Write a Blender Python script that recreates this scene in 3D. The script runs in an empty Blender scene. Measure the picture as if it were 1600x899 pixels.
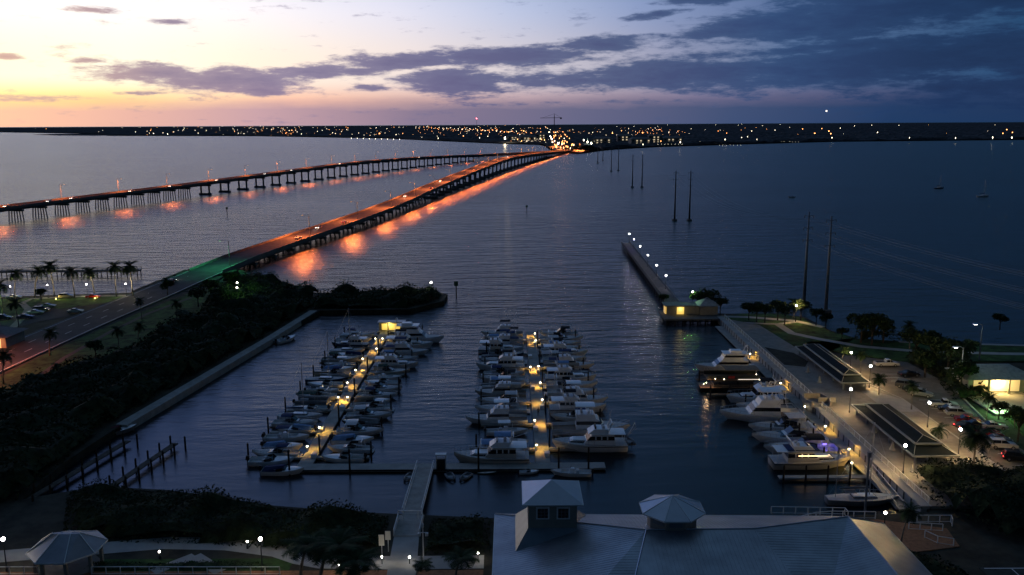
import bpy, bmesh, math, random
from mathutils import Vector, Matrix, noise
PI = math.pi
SC = bpy.context.scene
COL = SC.collection
# ------------------------------------------------------------------ camera
FOC, CAMH = 1350.0, 60.0
TH = math.atan(256 / FOC)
ROLL = math.atan(8 / 1600)
cam_d = bpy.data.cameras.new('camera')
cam = bpy.data.objects.new('camera', cam_d)
COL.objects.link(cam)
cam_d.sensor_width = 36
cam_d.lens = FOC / 1600 * 36
cam_d.clip_start = 1
cam_d.clip_end = 90000
cam.matrix_world = Matrix.Translation((0, 0, CAMH)) @ Matrix.Rotation(PI / 2 - TH, 4, 'X') @ Matrix.Rotation(-ROLL, 4, 'Z')
SC.camera = cam

def G(x, y, z=0.0):
    """point of the place at height z seen along the photograph's pixel x, y"""
    u = (x - 800) / FOC; v = -(y - 449.5) / FOC
    c, s = math.cos(ROLL), math.sin(ROLL)
    u, v = u * c + v * s, -u * s + v * c
    d = (u, math.cos(TH) + v * math.sin(TH), -math.sin(TH) + v * math.cos(TH))
    t = (z - CAMH) / d[2]
    return (d[0] * t, d[1] * t)

# ------------------------------------------------------------------ world
W = bpy.data.worlds.new('World'); SC.world = W; W.use_nodes = True
SC.view_settings.view_transform = 'Standard'
SC.view_settings.look = 'None'
SC.view_settings.exposure = 0.22
SC.view_settings.gamma = 1
SC.cycles.use_denoising = True
SC.cycles.max_bounces = 5
SC.cycles.diffuse_bounces = 2
SC.cycles.glossy_bounces = 3
SC.cycles.transmission_bounces = 2
SC.cycles.sample_clamp_indirect = 3
SC.cycles.caustics_reflective = False
SC.cycles.caustics_refractive = False
SUN_AZ, SUN_EL = -38.0, 1.5

def lin(r, g, b):
    f = lambda c: (c / 255 / 12.92) if c / 255 <= 0.04045 else ((c / 255 + 0.055) / 1.055) ** 2.4
    return (f(r), f(g), f(b), 1)

def sky():
    nt = W.node_tree; N = nt.nodes; L = nt.links; N.clear()
    def nd(t, **k):
        n = N.new(t)
        for a, b in k.items(): setattr(n, a, b)
        return n
    def math_(op, a, b=None, c=None, clamp=False):
        n = nd('ShaderNodeMath', operation=op); n.use_clamp = clamp
        for i, v in enumerate((a, b, c)):
            if v is None: continue
            if isinstance(v, (int, float)): n.inputs[i].default_value = v
            else: L.new(v, n.inputs[i])
        return n.outputs[0]
    def ramp(fac, stops, interp='LINEAR'):
        n = nd('ShaderNodeValToRGB'); r = n.color_ramp; r.interpolation = interp
        while len(r.elements) < len(stops): r.elements.new(0.5)
        for e, (p, c) in zip(r.elements, stops): e.position = p; e.color = c if len(c) == 4 else (*c, 1)
        L.new(fac, n.inputs[0]); return n.outputs[0]
    def mix(f, a, b):
        n = nd('ShaderNodeMix', data_type='RGBA')
        if isinstance(f, (int, float)): n.inputs[0].default_value = f
        else: L.new(f, n.inputs[0])
        for i, v in ((6, a), (7, b)):
            if isinstance(v, tuple): n.inputs[i].default_value = v
            else: L.new(v, n.inputs[i])
        return n.outputs[2]
    tc = nd('ShaderNodeTexCoord')
    sep = nd('ShaderNodeSeparateXYZ'); L.new(tc.outputs['Generated'], sep.inputs[0])
    az = math_('MULTIPLY', math_('ARCTAN2', sep.outputs[0], sep.outputs[1]), 180 / PI)
    el = math_('MULTIPLY', math_('ARCSINE', sep.outputs[2]), 180 / PI)
    # azimuth 0..1 over -60..60 degrees
    aa = math_('DIVIDE', math_('ADD', az, 60), 120, clamp=True)
    A = lambda px: (math.degrees(math.atan((px - 800) / 1390)) + 60) / 120
    top = ramp(aa, [(0.0, lin(255, 248, 240)), (A(0), lin(255, 250, 248)), (A(400), lin(240, 235, 240)), (A(620), lin(214, 214, 230)), (A(800), lin(176, 186, 214)),
                    (A(1000), lin(128, 145, 184)), (A(1200), lin(84, 106, 148)), (A(1600), lin(30, 68, 106)), (1.0, lin(14, 36, 64))])
    mid = ramp(aa, [(0.0, lin(255, 240, 190)), (A(0), lin(255, 253, 218)), (A(200), lin(255, 249, 224)), (A(400), lin(250, 232, 212)), (A(650), lin(226, 212, 208)), (A(850), lin(192, 186, 196)),
                    (A(1050), lin(138, 143, 170)), (A(1250), lin(72, 100, 140)), (A(1600), lin(28, 68, 108)), (1.0, lin(18, 32, 60))])
    low = ramp(aa, [(0.0, lin(246, 170, 110)), (A(0), lin(238, 188, 158)), (A(200), lin(216, 170, 158)), (A(400), lin(186, 152, 160)), (A(650), lin(126, 114, 138)), (A(900), lin(94, 96, 126)),
                    (A(1150), lin(56, 74, 110)), (A(1400), lin(26, 54, 92)), (1.0, lin(10, 26, 48))])
    deep = ramp(aa, [(0.0, lin(255, 190, 90)), (A(0), lin(255, 228, 140)), (A(160), lin(255, 216, 130)), (A(300), lin(250, 208, 160)), (A(450), lin(240, 186, 160)), (A(800), lin(176, 150, 158)), (A(1100), lin(110, 104, 134)),
                     (A(1500), lin(34, 58, 98)), (1.0, lin(14, 26, 50))])
    zen = ramp(aa, [(0.0, (.19, .29, .68)), (A(0), (.155, .26, .66)), (A(500), (.13, .24, .55)), (A(900), (.046, .125, .30)), (A(1250), (.016, .062, .14)), (1.0, (.008, .034, .085))])
    nz = nd('ShaderNodeTexNoise'); cmb = nd('ShaderNodeCombineXYZ')
    L.new(math_('MULTIPLY', az, 0.16), cmb.inputs[0]); L.new(math_('MULTIPLY', el, 0.85), cmb.inputs[1])
    L.new(cmb.outputs[0], nz.inputs['Vector']); nz.inputs['Scale'].default_value = 1.0; nz.inputs['Detail'].default_value = 7; nz.inputs['Roughness'].default_value = 0.62
    n1 = math_('SUBTRACT', nz.outputs['Fac'], 0.5)
    elw = math_('ADD', el, math_('MULTIPLY', n1, 0.9))
    e1 = math_('DIVIDE', math_('SUBTRACT', elw, 0.9), 0.9, clamp=True)
    c = mix(e1, low, deep)
    e2 = nd('ShaderNodeMapRange', interpolation_type='SMOOTHSTEP'); L.new(el, e2.inputs[0]); e2.inputs[1].default_value = 1.3; e2.inputs[2].default_value = 3.0
    c = mix(e2.outputs[0], c, mid)
    e3 = nd('ShaderNodeMapRange', interpolation_type='SMOOTHSTEP'); L.new(el, e3.inputs[0]); e3.inputs[1].default_value = 3.6; e3.inputs[2].default_value = 7.6
    c = mix(e3.outputs[0], c, top)
    # clouds: streaks laid out over the dome by azimuth and elevation
    vec = nd('ShaderNodeCombineXYZ'); L.new(az, vec.inputs[0]); L.new(el, vec.inputs[1])
    def el_of(x, y): return math.degrees(math.atan((196 - .005 * (x - 0) * 0 - y) / 1375.0))
    def az_of(x): return math.degrees(math.atan((x - 800) / 1400.0))
    S = 1 / 24.0
    ell = [(155, 38, 52, 6, 0, .9), (270, 51, 36, 5, 0, .8), (8, 104, 26, 5, 0, .8), (138, 107, 32, 5, 0, .7), (230, 122, 90, 15, -1, 1), (345, 130, 165, 20, 0, 1.0), (480, 118, 95, 12, 2, 1), (555, 116, 60, 8, 0, .9),
           (395, 145, 70, 9, 0, .8), (200, 150, 80, 5, 0, .6), (60, 158, 120, 6, 0, .6), (575, 141, 46, 7, 0, .8), (640, 101, 120, 13, 3, 1.1), (800, 94, 180, 17, 2, 1.15), (940, 78, 95, 15, 4, 1), (715, 133, 100, 26, 0, 1.1), (880, 130, 170, 15, 1, .9),
           (1120, 122, 320, 26, 2, 1.1), (1400, 112, 330, 34, 4, 1.2), (1110, 10, 100, 14, 6, 1.1), (1030, 34, 60, 7, 8, .9), (1180, 52, 150, 16, 8, 1), (1340, 44, 260, 34, 6, 1.1), (1560, 40, 260, 26, 4, .8), (1000, 163, 140, 7, 0, .5), (760, 166, 140, 6, 0, .5),
           (1250, 92, 240, 12, 3, .9), (1640, 150, 300, 40, 2, .8), (1000, -40, 300, 12, 6, .9), (1500, -60, 500, 34, 6, 1), (300, -50, 300, 8, 0, .6), (2000, 60, 400, 60, 0, 1)]
    tot = None
    for (x, y, rx, ry, tilt, wgt) in ell:
        m = nd('ShaderNodeMapping', vector_type='TEXTURE')
        m.inputs['Location'].default_value = (az_of(x), el_of(x, y), 0)
        m.inputs['Rotation'].default_value = (0, 0, math.radians(tilt))
        m.inputs['Scale'].default_value = (rx * 1.35 * S, ry * 1.5 * S, 1)
        L.new(vec.outputs[0], m.inputs[0])
        g = nd('ShaderNodeTexGradient', gradient_type='SPHERICAL'); L.new(m.outputs[0], g.inputs[0])
        v = math_('MULTIPLY', g.outputs['Fac'], wgt)
        tot = v if tot is None else math_('SMOOTH_MAX', tot, v, 0.15)
    nz2 = nd('ShaderNodeTexNoise'); cm2 = nd('ShaderNodeCombineXYZ')
    L.new(math_('MULTIPLY', az, 0.55), cm2.inputs[0]); L.new(math_('MULTIPLY', el, 2.3), cm2.inputs[1])
    L.new(cm2.outputs[0], nz2.inputs['Vector']); nz2.inputs['Scale'].default_value = 1.0; nz2.inputs['Detail'].default_value = 8; nz2.inputs['Roughness'].default_value = 0.66
    n2 = math_('SUBTRACT', nz2.outputs['Fac'], 0.5)
    dens = math_('ADD', tot, math_('ADD', math_('MULTIPLY', n1, 1.2), math_('MULTIPLY', n2, 1.3)))
    cm = nd('ShaderNodeMapRange', interpolation_type='SMOOTHSTEP'); L.new(dens, cm.inputs[0]); cm.inputs[1].default_value = 0.20; cm.inputs[2].default_value = 0.62
    cc = ramp(aa, [(0.0, lin(190, 150, 130)), (A(0), lin(206, 172, 158)), (A(250), lin(152, 134, 152)), (A(450), lin(134, 124, 152)), (A(700), lin(88, 94, 134)), (A(950), lin(68, 86, 124)), (A(1200), lin(42, 72, 114)),
                   (A(1450), lin(22, 52, 92)), (1.0, lin(12, 22, 44))])
    cd = ramp(aa, [(0.0, lin(170, 130, 120)), (A(0), lin(186, 150, 146)), (A(250), lin(118, 106, 138)), (A(450), lin(104, 98, 138)), (A(700), lin(72, 76, 122)), (A(950), lin(52, 66, 110)), (A(1200), lin(32, 58, 102)),
                   (A(1450), lin(15, 42, 80)), (1.0, lin(10, 18, 38))])
    dk = math_('MULTIPLY', math_('SUBTRACT', dens, 0.35), 1.5, clamp=True)
    c = mix(math_('MULTIPLY', cm.outputs[0], 0.93), c, mix(dk, cc, cd))
    e4 = nd('ShaderNodeMapRange', interpolation_type='SMOOTHSTEP'); L.new(el, e4.inputs[0]); e4.inputs[1].default_value = 6.6; e4.inputs[2].default_value = 13.5
    c = mix(e4.outputs[0], c, zen)
    e5 = nd('ShaderNodeMapRange', interpolation_type='SMOOTHSTEP'); L.new(el, e5.inputs[0]); e5.inputs[1].default_value = 24; e5.inputs[2].default_value = 42
    c = mix(e5.outputs[0], c, (0.075, 0.132, 0.225, 1))
    # the half of the dome behind the viewer is night blue
    bk = nd('ShaderNodeMapRange', interpolation_type='SMOOTHSTEP'); L.new(sep.outputs[1], bk.inputs[0]); bk.inputs[1].default_value = 0.5; bk.inputs[2].default_value = -0.1
    c = mix(bk.outputs[0], c, (0.006, 0.018, 0.040, 1))
    b1 = nd('ShaderNodeBackground'); L.new(c, b1.inputs[0]); b1.inputs[1].default_value = 1.0
    st = nd('ShaderNodeTexSky', sky_type='NISHITA'); st.sun_disc = False
    st.sun_elevation = math.radians(SUN_EL); st.sun_rotation = math.radians(SUN_AZ); st.altitude = 60
    b2 = nd('ShaderNodeBackground'); L.new(st.outputs[0], b2.inputs[0]); b2.inputs[1].default_value = 0.004
    ad = nd('ShaderNodeAddShader'); L.new(b1.outputs[0], ad.inputs[0]); L.new(b2.outputs[0], ad.inputs[1])
    out = nd('ShaderNodeOutputWorld'); L.new(ad.outputs[0], out.inputs[0])
sky()
sun_d = bpy.data.lights.new('sun', 'SUN'); sun_d.energy = 0.05; sun_d.angle = math.radians(6); sun_d.color = (1, .72, .5)
sun = bpy.data.objects.new('sun', sun_d); COL.objects.link(sun)
sd = Vector((math.sin(math.radians(SUN_AZ)) * math.cos(math.radians(SUN_EL + 2)), math.cos(math.radians(SUN_AZ)) * math.cos(math.radians(SUN_EL + 2)), math.sin(math.radians(SUN_EL + 2))))
sun.rotation_euler = sd.to_track_quat('Z', 'Y').to_euler()

# ------------------------------------------------------------------ materials
MATS = {}
def mat(name, col, rough=0.6, metal=0.0, var=0.25, scale=1.5, bump=0.0, emit=None, es=0.0, tint=None, sampling=None, spec=None):
    if name in MATS: return MATS[name]
    m = bpy.data.materials.new(name); m.use_nodes = True; MATS[name] = m
    nt = m.node_tree; b = nt.nodes['Principled BSDF']
    b.inputs['Roughness'].default_value = rough; b.inputs['Metallic'].default_value = metal
    b.inputs['Specular IOR Level'].default_value = spec if spec is not None else (.12 if rough >= .8 else .5)
    if emit is not None:
        b.inputs['Base Color'].default_value = (*col, 1)
        b.inputs['Emission Color'].default_value = (*emit, 1); b.inputs['Emission Strength'].default_value = es
        if sampling: m.cycles.emission_sampling = sampling
        return m
    tc = nt.nodes.new('ShaderNodeTexCoord'); nz = nt.nodes.new('ShaderNodeTexNoise')
    nz.inputs['Scale'].default_value = scale; nz.inputs['Detail'].default_value = 5; nz.inputs['Roughness'].default_value = 0.6
    nt.links.new(tc.outputs['Object'], nz.inputs['Vector'])
    r = nt.nodes.new('ShaderNodeValToRGB'); r.color_ramp.elements[0].position = 0.32; r.color_ramp.elements[1].position = 0.68
    t = tint or col
    r.color_ramp.elements[0].color = (*[c * (1 - var) for c in t], 1); r.color_ramp.elements[1].color = (*[min(1, c * (1 + var)) for c in col], 1)
    nt.links.new(nz.outputs['Fac'], r.inputs[0]); nt.links.new(r.outputs[0], b.inputs['Base Color'])
    if bump:
        bp = nt.nodes.new('ShaderNodeBump'); bp.inputs['Strength'].default_value = bump; bp.inputs['Distance'].default_value = 0.2
        n2 = nt.nodes.new('ShaderNodeTexNoise'); n2.inputs['Scale'].default_value = scale * 4; n2.inputs['Detail'].default_value = 4
        nt.links.new(tc.outputs['Object'], n2.inputs['Vector']); nt.links.new(n2.outputs['Fac'], bp.inputs['Height']); nt.links.new(bp.outputs[0], b.inputs['Normal'])
    return m
white = mat('gelcoat_white', (.84, .86, .88), .3, var=.08, scale=.8)
cream = mat('gelcoat_cream', (.5, .48, .44), .35, var=.08)
navy = mat('paint_navy', (.02, .035, .09), .3, var=.1)
hgrey = mat('paint_grey', (.2, .22, .24), .35, var=.12)
hblack = mat('paint_black', (.02, .022, .026), .3, var=.1)
deckm = mat('deck_offwhite', (.45, .46, .46), .6, var=.15, scale=2)
teak = mat('teak', (.16, .1, .06), .6, var=.3, scale=3)
glassm = mat('dark_glass', (.01, .012, .016), .08, var=.05)
c_navy = mat('canvas_navy', (.02, .04, .11), .8, var=.2)
c_tan = mat('canvas_tan', (.22, .17, .12), .8, var=.2)
c_black = mat('canvas_black', (.015, .015, .018), .8, var=.2)
c_green = mat('canvas_green', (.02, .06, .045), .8, var=.2)
c_blue = mat('canvas_blue', (.16, .28, .48), .8, var=.2)
c_wine = mat('canvas_wine', (.09, .02, .03), .8, var=.2)
c_white = mat('canvas_white', (.55, .57, .6), .8, var=.1)
c_grey = mat('canvas_grey', (.2, .21, .22), .8, var=.2)
steel = mat('steel', (.45, .46, .48), .3, .8, var=.1)
alu = mat('aluminium', (.55, .56, .58), .35, .6, var=.1)
darkm = mat('dark_metal', (.03, .035, .035), .5, .3, var=.2)
blackr = mat('rubber', (.015, .015, .017), .7, var=.2)
whitep = mat('white_paint', (.74, .76, .76), .5, var=.06)
wood = mat('weathered_wood', (.10, .085, .07), .85, var=.35, scale=1.2, bump=.3)
pilem = mat('pile_wood', (.035, .03, .026), .85, var=.4, scale=2)
concd = mat('dock_concrete', (.33, .33, .31), .85, var=.18, scale=.6, bump=.2)
conc = mat('concrete', (.36, .36, .34), .85, var=.15, scale=.3, bump=.2)
concb = mat('bridge_concrete', (.20, .195, .185), .9, var=.2, scale=.15, bump=.2)
asph = mat('asphalt', (.055, .055, .058), .85, var=.25, scale=.25, bump=.2)
pave = mat('pavers', (.26, .245, .215), .85, var=.2, scale=.5, bump=.25)
grass = mat('grass', (.045, .10, .028), .95, var=.5, scale=.35, bump=.5, tint=(.035, .05, .02))
soil = mat('soil', (.05, .048, .036), .95, var=.4, scale=.3, bump=.4)
leafm = mat('leaf_mangrove', (.020, .032, .014), .9, var=.6, scale=.5)
leafd = mat('leaf_dark', (.025, .045, .018), .85, var=.6, scale=.6)
leafg = mat('leaf_green', (.05, .11, .03), .6, var=.5, scale=.6)
palmm = mat('palm_frond', (.022, .042, .016), .85, var=.5, scale=.8)
bark = mat('palm_bark', (.20, .18, .15), .9, var=.3, scale=2)
barkd = mat('tree_bark', (.06, .05, .04), .9, var=.3, scale=2)
farwood = mat('far_woods', (.085, .085, .09), 1, var=.5, scale=.01, spec=0)
stucco = mat('stucco', (.33, .31, .27), .85, var=.1, scale=1)
signw = mat('sign_white', (.6, .62, .6), .5, var=.05)
skin = mat('skin', (.3, .18, .12), .6, var=.1)
clothd = mat('cloth_dark', (.02, .02, .025), .9, var=.2)
rust = mat('roof_shed', (.12, .1, .09), .7, var=.3)
def em(name, col, s, sampling=None): return mat(name, (.8, .8, .8), .5, emit=col, es=s, sampling=sampling)
e_warm = em('lamp_glow_warm', (1, .86, .58), 14)
e_white = em('lamp_glow_white', (1, .93, .85), 22)
e_violet = em('lamp_glow_violet', (.72, .62, 1), 16)
e_sodium = em('lamp_glow_sodium', (1, .42, .12), 4)
e_green = em('added_green_glow', (.35, 1, .45), 2)
e_yel = em('glow_panel', (1, .62, .08), .75)  # self-glow for doorways and for the lit shed wall
e_gold = em('wall_glow_panel', (1, .55, .14), .42)  # walls made to glow in place of lamp light falling on them
e_led = em('led_strip', (1, .62, .32), 3)
e_purp = em('purple_light', (.16, .1, 1), 4)
e_red = em('tail_light', (1, .03, .02), 4)
e_head = em('head_light', (1, .95, .82), 12)
e_far_w = em('town_light_white', (1, .84, .58), 7, 'NONE')
e_far_o = em('town_light_orange', (1, .36, .10), 8, 'NONE')
e_far_b = em('town_light_bright', (1, .9, .68), 16, 'NONE')
e_far_r = em('beacon_red', (1, .06, .08), 30, 'NONE')
e_orange = em('orange_lamp', (1, .3, .08), 8)

# ------------------------------------------------------------------ mesh builder
class MB:
    def __init__(s): s.v = []; s.f = []; s.m = []
    def add(s, vs, fs, m=0):
        o = len(s.v); s.v += [tuple(p) for p in vs]; s.f += [tuple(i + o for i in f) for f in fs]; s.m += [m] * len(fs); return s
    def frus(s, bot, top, m=0):
        n = len(bot); s.add(list(bot) + list(top), [tuple(range(n - 1, -1, -1)), tuple(range(n, 2 * n))] + [(i, (i + 1) % n, n + (i + 1) % n, n + i) for i in range(n)], m); return s
    def box(s, x0, x1, y0, y1, z0, z1, m=0, rz=0, c=(0, 0)):
        p = [(x0, y0), (x1, y0), (x1, y1), (x0, y1)]
        if rz: p = [(c[0] + x * math.cos(rz) - y * math.sin(rz), c[1] + x * math.sin(rz) + y * math.cos(rz)) for x, y in p]
        return s.frus([(x, y, z0) for x, y in p], [(x, y, z1) for x, y in p], m)
    def slab(s, poly, z0, z1, m=0): return s.frus([(x, y, z0) for x, y in poly], [(x, y, z1) for x, y in poly], m)
    def tbox(s, x0, x1, w, z0, z1, fi=0, ai=0, si=0, m=0, yc=0):
        h = w / 2
        return s.frus([(x0, yc - h, z0), (x1, yc - h, z0), (x1, yc + h, z0), (x0, yc + h, z0)], [(x0 + ai, yc - h + si, z1), (x1 - fi, yc - h + si, z1), (x1 - fi, yc + h - si, z1), (x0 + ai, yc + h - si, z1)], m)
    def tube(s, pts, r, n=5, m=0, cap=True):
        P = [Vector(p) for p in pts]; rr = r if isinstance(r, (list, tuple)) else [r] * len(P)
        vs = []
        for i, p in enumerate(P):
            d = (P[min(i + 1, len(P) - 1)] - P[max(i - 1, 0)]).normalized()
            a = d.orthogonal().normalized() if abs(d.z) < .99 else Vector((1, 0, 0)); b = d.cross(a).normalized(); a = b.cross(d)
            vs += [p + (a * math.cos(2 * PI * k / n) + b * math.sin(2 * PI * k / n)) * rr[i] for k in range(n)]
        fs = [(i * n + k, i * n + (k + 1) % n, (i + 1) * n + (k + 1) % n, (i + 1) * n + k) for i in range(len(P) - 1) for k in range(n)]
        if cap: fs += [tuple(range(n - 1, -1, -1)), tuple(range(len(P) * n - n, len(P) * n))]
        return s.add(vs, fs, m)
    def ball(s, c, r, m=0, n=8, sq=1.0):
        vs = [(c[0], c[1], c[2] - r * sq)]; R = n // 2
        for j in range(1, R):
            a = PI * j / R - PI / 2
            vs += [(c[0] + r * math.cos(a) * math.cos(2 * PI * k / n), c[1] + r * math.cos(a) * math.sin(2 * PI * k / n), c[2] + r * sq * math.sin(a)) for k in range(n)]
        vs.append((c[0], c[1], c[2] + r * sq)); T = len(vs) - 1
        fs = [(0, 1 + (k + 1) % n, 1 + k) for k in range(n)]
        for j in range(R - 2): fs += [(1 + j * n + k, 1 + j * n + (k + 1) % n, 1 + (j + 1) * n + (k + 1) % n, 1 + (j + 1) * n + k) for k in range(n)]
        fs += [(T, 1 + (R - 2) * n + k, 1 + (R - 2) * n + (k + 1) % n) for k in range(n)]
        return s.add(vs, fs, m)
    def quad(s, a, b, c, d, m=0): return s.add([a, b, c, d], [(0, 1, 2, 3)], m)
    def build(s, name, mats, parent=None, smooth=False, loc=None):
        me = bpy.data.meshes.new(name); me.from_pydata(s.v, [], s.f)
        if not isinstance(mats, (list, tuple)): mats = [mats]
        for mm in mats: me.materials.append(mm)
        if len(mats) > 1: me.polygons.foreach_set('material_index', s.m)
        if smooth: me.polygons.foreach_set('use_smooth', [True] * len(me.polygons))
        me.update()
        o = bpy.data.objects.new(name, me); COL.objects.link(o)
        if parent is not None: o.parent = parent
        if loc: o.location = loc
        return o
LONG = []
def tag(o, label=None, cat=None, group=None, kind=None):
    if label:
        o['label'] = label
        if not 4 <= len(label.split()) <= 16: LONG.append(label)
    if cat: o['category'] = cat
    if group: o['group'] = group
    if kind: o['kind'] = kind
    return o
def thing(name, label, cat, loc=(0, 0, 0), rz=0, group=None, sc=1):
    o = bpy.data.objects.new(name, None); COL.objects.link(o); o.location = loc; o.rotation_euler = (0, 0, rz); o.scale = (sc,) * 3
    o.empty_display_size = .5
    return tag(o, label, cat, group)
def copy_tree(o, parent=None):
    c = o.copy(); COL.objects.link(c); c.parent = parent
    for ch in list(KIDS.get(o.name, [])): copy_tree(ch, c)
    return c
KIDS = {}
def freeze(root):
    """remember the children of a finished prototype"""
    for o in list(bpy.data.objects):
        if o.parent is not None and o.name not in SEEN:
            KIDS.setdefault(o.parent.name, []).append(o); SEEN.add(o.name)
SEEN = set()
class Proto:
    """first placement moves the prototype itself, later ones copy it"""
    def __init__(s, fn): s.fn = fn; s.root = None; s.used = False
    def put(s, loc, rz=0, sc=1, label=None, group=None, cat=None):
        if s.root is None: s.root = s.fn(); freeze(s.root)
        if not s.used: o = s.root; s.used = True
        else:
            o = copy_tree(s.root)
            for k in ('group',):
                if k in o: del o[k]
        o.location = loc; o.rotation_euler = (0, 0, rz); o.scale = (sc, sc, sc) if isinstance(sc, (int, float)) else sc
        tag(o, label, cat, group); return o
def struct(name, mb, m, **k): return tag(mb.build(name, m, **k), kind='structure')
def light(parent, z, power, col, r=.3, spot=None, loc=None, blend=.5):
    d = bpy.data.lights.new('lamp_light', 'SPOT' if spot else 'POINT'); d.energy = power; d.color = col; d.shadow_soft_size = r
    if spot: d.spot_size = math.radians(spot); d.spot_blend = blend
    o = bpy.data.objects.new('lamp_light', d); COL.objects.link(o); o.parent = parent; o.location = loc or (0, 0, z)
    return o
ORD = ['first', 'second', 'third', 'fourth', 'fifth', 'sixth', 'seventh', 'eighth', 'ninth', 'tenth', 'eleventh', 'twelfth', 'thirteenth', 'fourteenth', 'fifteenth', 'sixteenth', 'seventeenth',
       'eighteenth', 'nineteenth', 'twentieth'] + ['twenty-' + w for w in ('first', 'second', 'third', 'fourth', 'fifth', 'sixth', 'seventh', 'eighth', 'ninth')] + ['thirtieth'] + ['thirty-' + w for w in ('first', 'second', 'third', 'fourth', 'fifth', 'sixth', 'seventh', 'eighth', 'ninth')]
rnd = random.Random(7)

# ------------------------------------------------------------------ water
def water_mat():
    m = bpy.data.materials.new('harbour_water'); m.use_nodes = True
    nt = m.node_tree; N = nt.nodes; L = nt.links; b = N['Principled BSDF']
    b.inputs['Base Color'].default_value = (.002, .009, .015, 1); b.inputs['Roughness'].default_value = .26; b.inputs['IOR'].default_value = 1.33
    geo = N.new('ShaderNodeNewGeometry')
    def nz(sx, sy, rot, det, seed):
        mp = N.new('ShaderNodeMapping'); mp.inputs['Rotation'].default_value = (0, 0, math.radians(rot)); mp.inputs['Scale'].default_value = (sx, sy, 1); mp.inputs['Location'].default_value = (seed, seed, 0)
        L.new(geo.outputs['Position'], mp.inputs[0]); n = N.new('ShaderNodeTexNoise'); n.inputs['Scale'].default_value = 1; n.inputs['Detail'].default_value = det
        n.inputs['Roughness'].default_value = .55; L.new(mp.outputs[0], n.inputs['Vector']); return n.outputs['Fac']
    def mth(op, a, bb):
        n = N.new('ShaderNodeMath'); n.operation = op
        for i, v in enumerate((a, bb)):
            if isinstance(v, (int, float)): n.inputs[i].default_value = v
            else: L.new(v, n.inputs[i])
        return n.outputs[0]
    big = nz(.045, .16, -12, 3, 3)
    med = nz(.16, .5, -8, 4, 11)
    fine = nz(.8, 1.5, 5, 3, 31)
    patch = nz(.004, .009, 20, 3, 50)
    # calm basin inside the marina
    sp = N.new('ShaderNodeSeparateXYZ'); L.new(geo.outputs['Position'], sp.inputs[0])
    mr = N.new('ShaderNodeMapRange'); mr.interpolation_type = 'SMOOTHSTEP'; L.new(sp.outputs[1], mr.inputs[0]); mr.inputs[1].default_value = 120; mr.inputs[2].default_value = 380; mr.inputs[3].default_value = .04; mr.inputs[4].default_value = 1
    h = mth('ADD', mth('MULTIPLY', big, 2.6), mth('ADD', mth('MULTIPLY', med, 1.25), mth('MULTIPLY', fine, .22)))
    amp = mth('MULTIPLY', mr.outputs[0], mth('ADD', mth('MULTIPLY', patch, 1.3), .25))
    h = mth('MULTIPLY', h, amp)
    bp = N.new('ShaderNodeBump'); bp.inputs['Strength'].default_value = 1; bp.inputs['Distance'].default_value = 1.0
    L.new(h, bp.inputs['Height']); L.new(bp.outputs[0], b.inputs['Normal'])
    return m
mb = MB(); mb.quad((-60000, -2000, 0), (60000, -2000, 0), (60000, 70000, 0), (-60000, 70000, 0))
struct('water', mb, water_mat())
# ------------------------------------------------------------------ near land
def ground_poly(name, pts, z, depth, m, kind='structure'):
    mb = MB(); mb.slab(pts, z - depth, z, 0); o = mb.build(name, m)
    if kind: tag(o, kind=kind)
    return o
LZ = 1.5
BANK = [G(490, 488, 1), G(415, 535, 1), G(190, 668, 1)]
land = [(-900, -300), (-900, 250), (-400, 285), G(0, 464, 1.5), G(220, 457, 1.5), (-134, 303), (-129, 330), (-127, 352), (-112, 352), (-102.4, 336), (-84, 320), (-70, 301), (-68, 300.5), (-27, 302), (-22.5, 296), (-23, 285), (-33, 272), (-61.6, 270.8),
        BANK[1], BANK[2], (-78.6, 156), (-79.5, 143), (-78.3, 129.2), (-73.9, 131.6), (-67.8, 134), (-56.7, 132.6), (-48.5, 130.1), (-37.2, 126.4), (-23.8, 124), (-2, 121.6), (20, 121), (50, 122), (63.6, 123), (63.6, 254),
        (62, 264), (70.7, 262), (82.8, 263), (89.6, 257), (91, 240), (95, 230.5), (104, 227.5), (136, 222.5), (198, 216), (420, 190), (900, 150), (900, -300)]
ground_poly('ground', land, LZ, 4, soil)
def sheet(name, pts, z, m, t=.02, **k):
    mb = MB(); mb.slab(pts, z - t, z); return struct(name, mb, m, **k)
def strip(name, line, w, z, m, t=.02):
    """flat band of constant width along a line"""
    L_ = []; R_ = []
    for i, p in enumerate(line):
        a = Vector(line[max(i - 1, 0)]); b = Vector(line[min(i + 1, len(line) - 1)]); d = (b - a).normalized(); n = Vector((-d.y, d.x)) * w / 2
        L_.append((p[0] + n.x, p[1] + n.y)); R_.append((p[0] - n.x, p[1] - n.y))
    mb = MB()
    for i in range(len(line) - 1): mb.slab([R_[i], R_[i + 1], L_[i + 1], L_[i]], z - t, z)
    return struct(name, mb, m)
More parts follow.
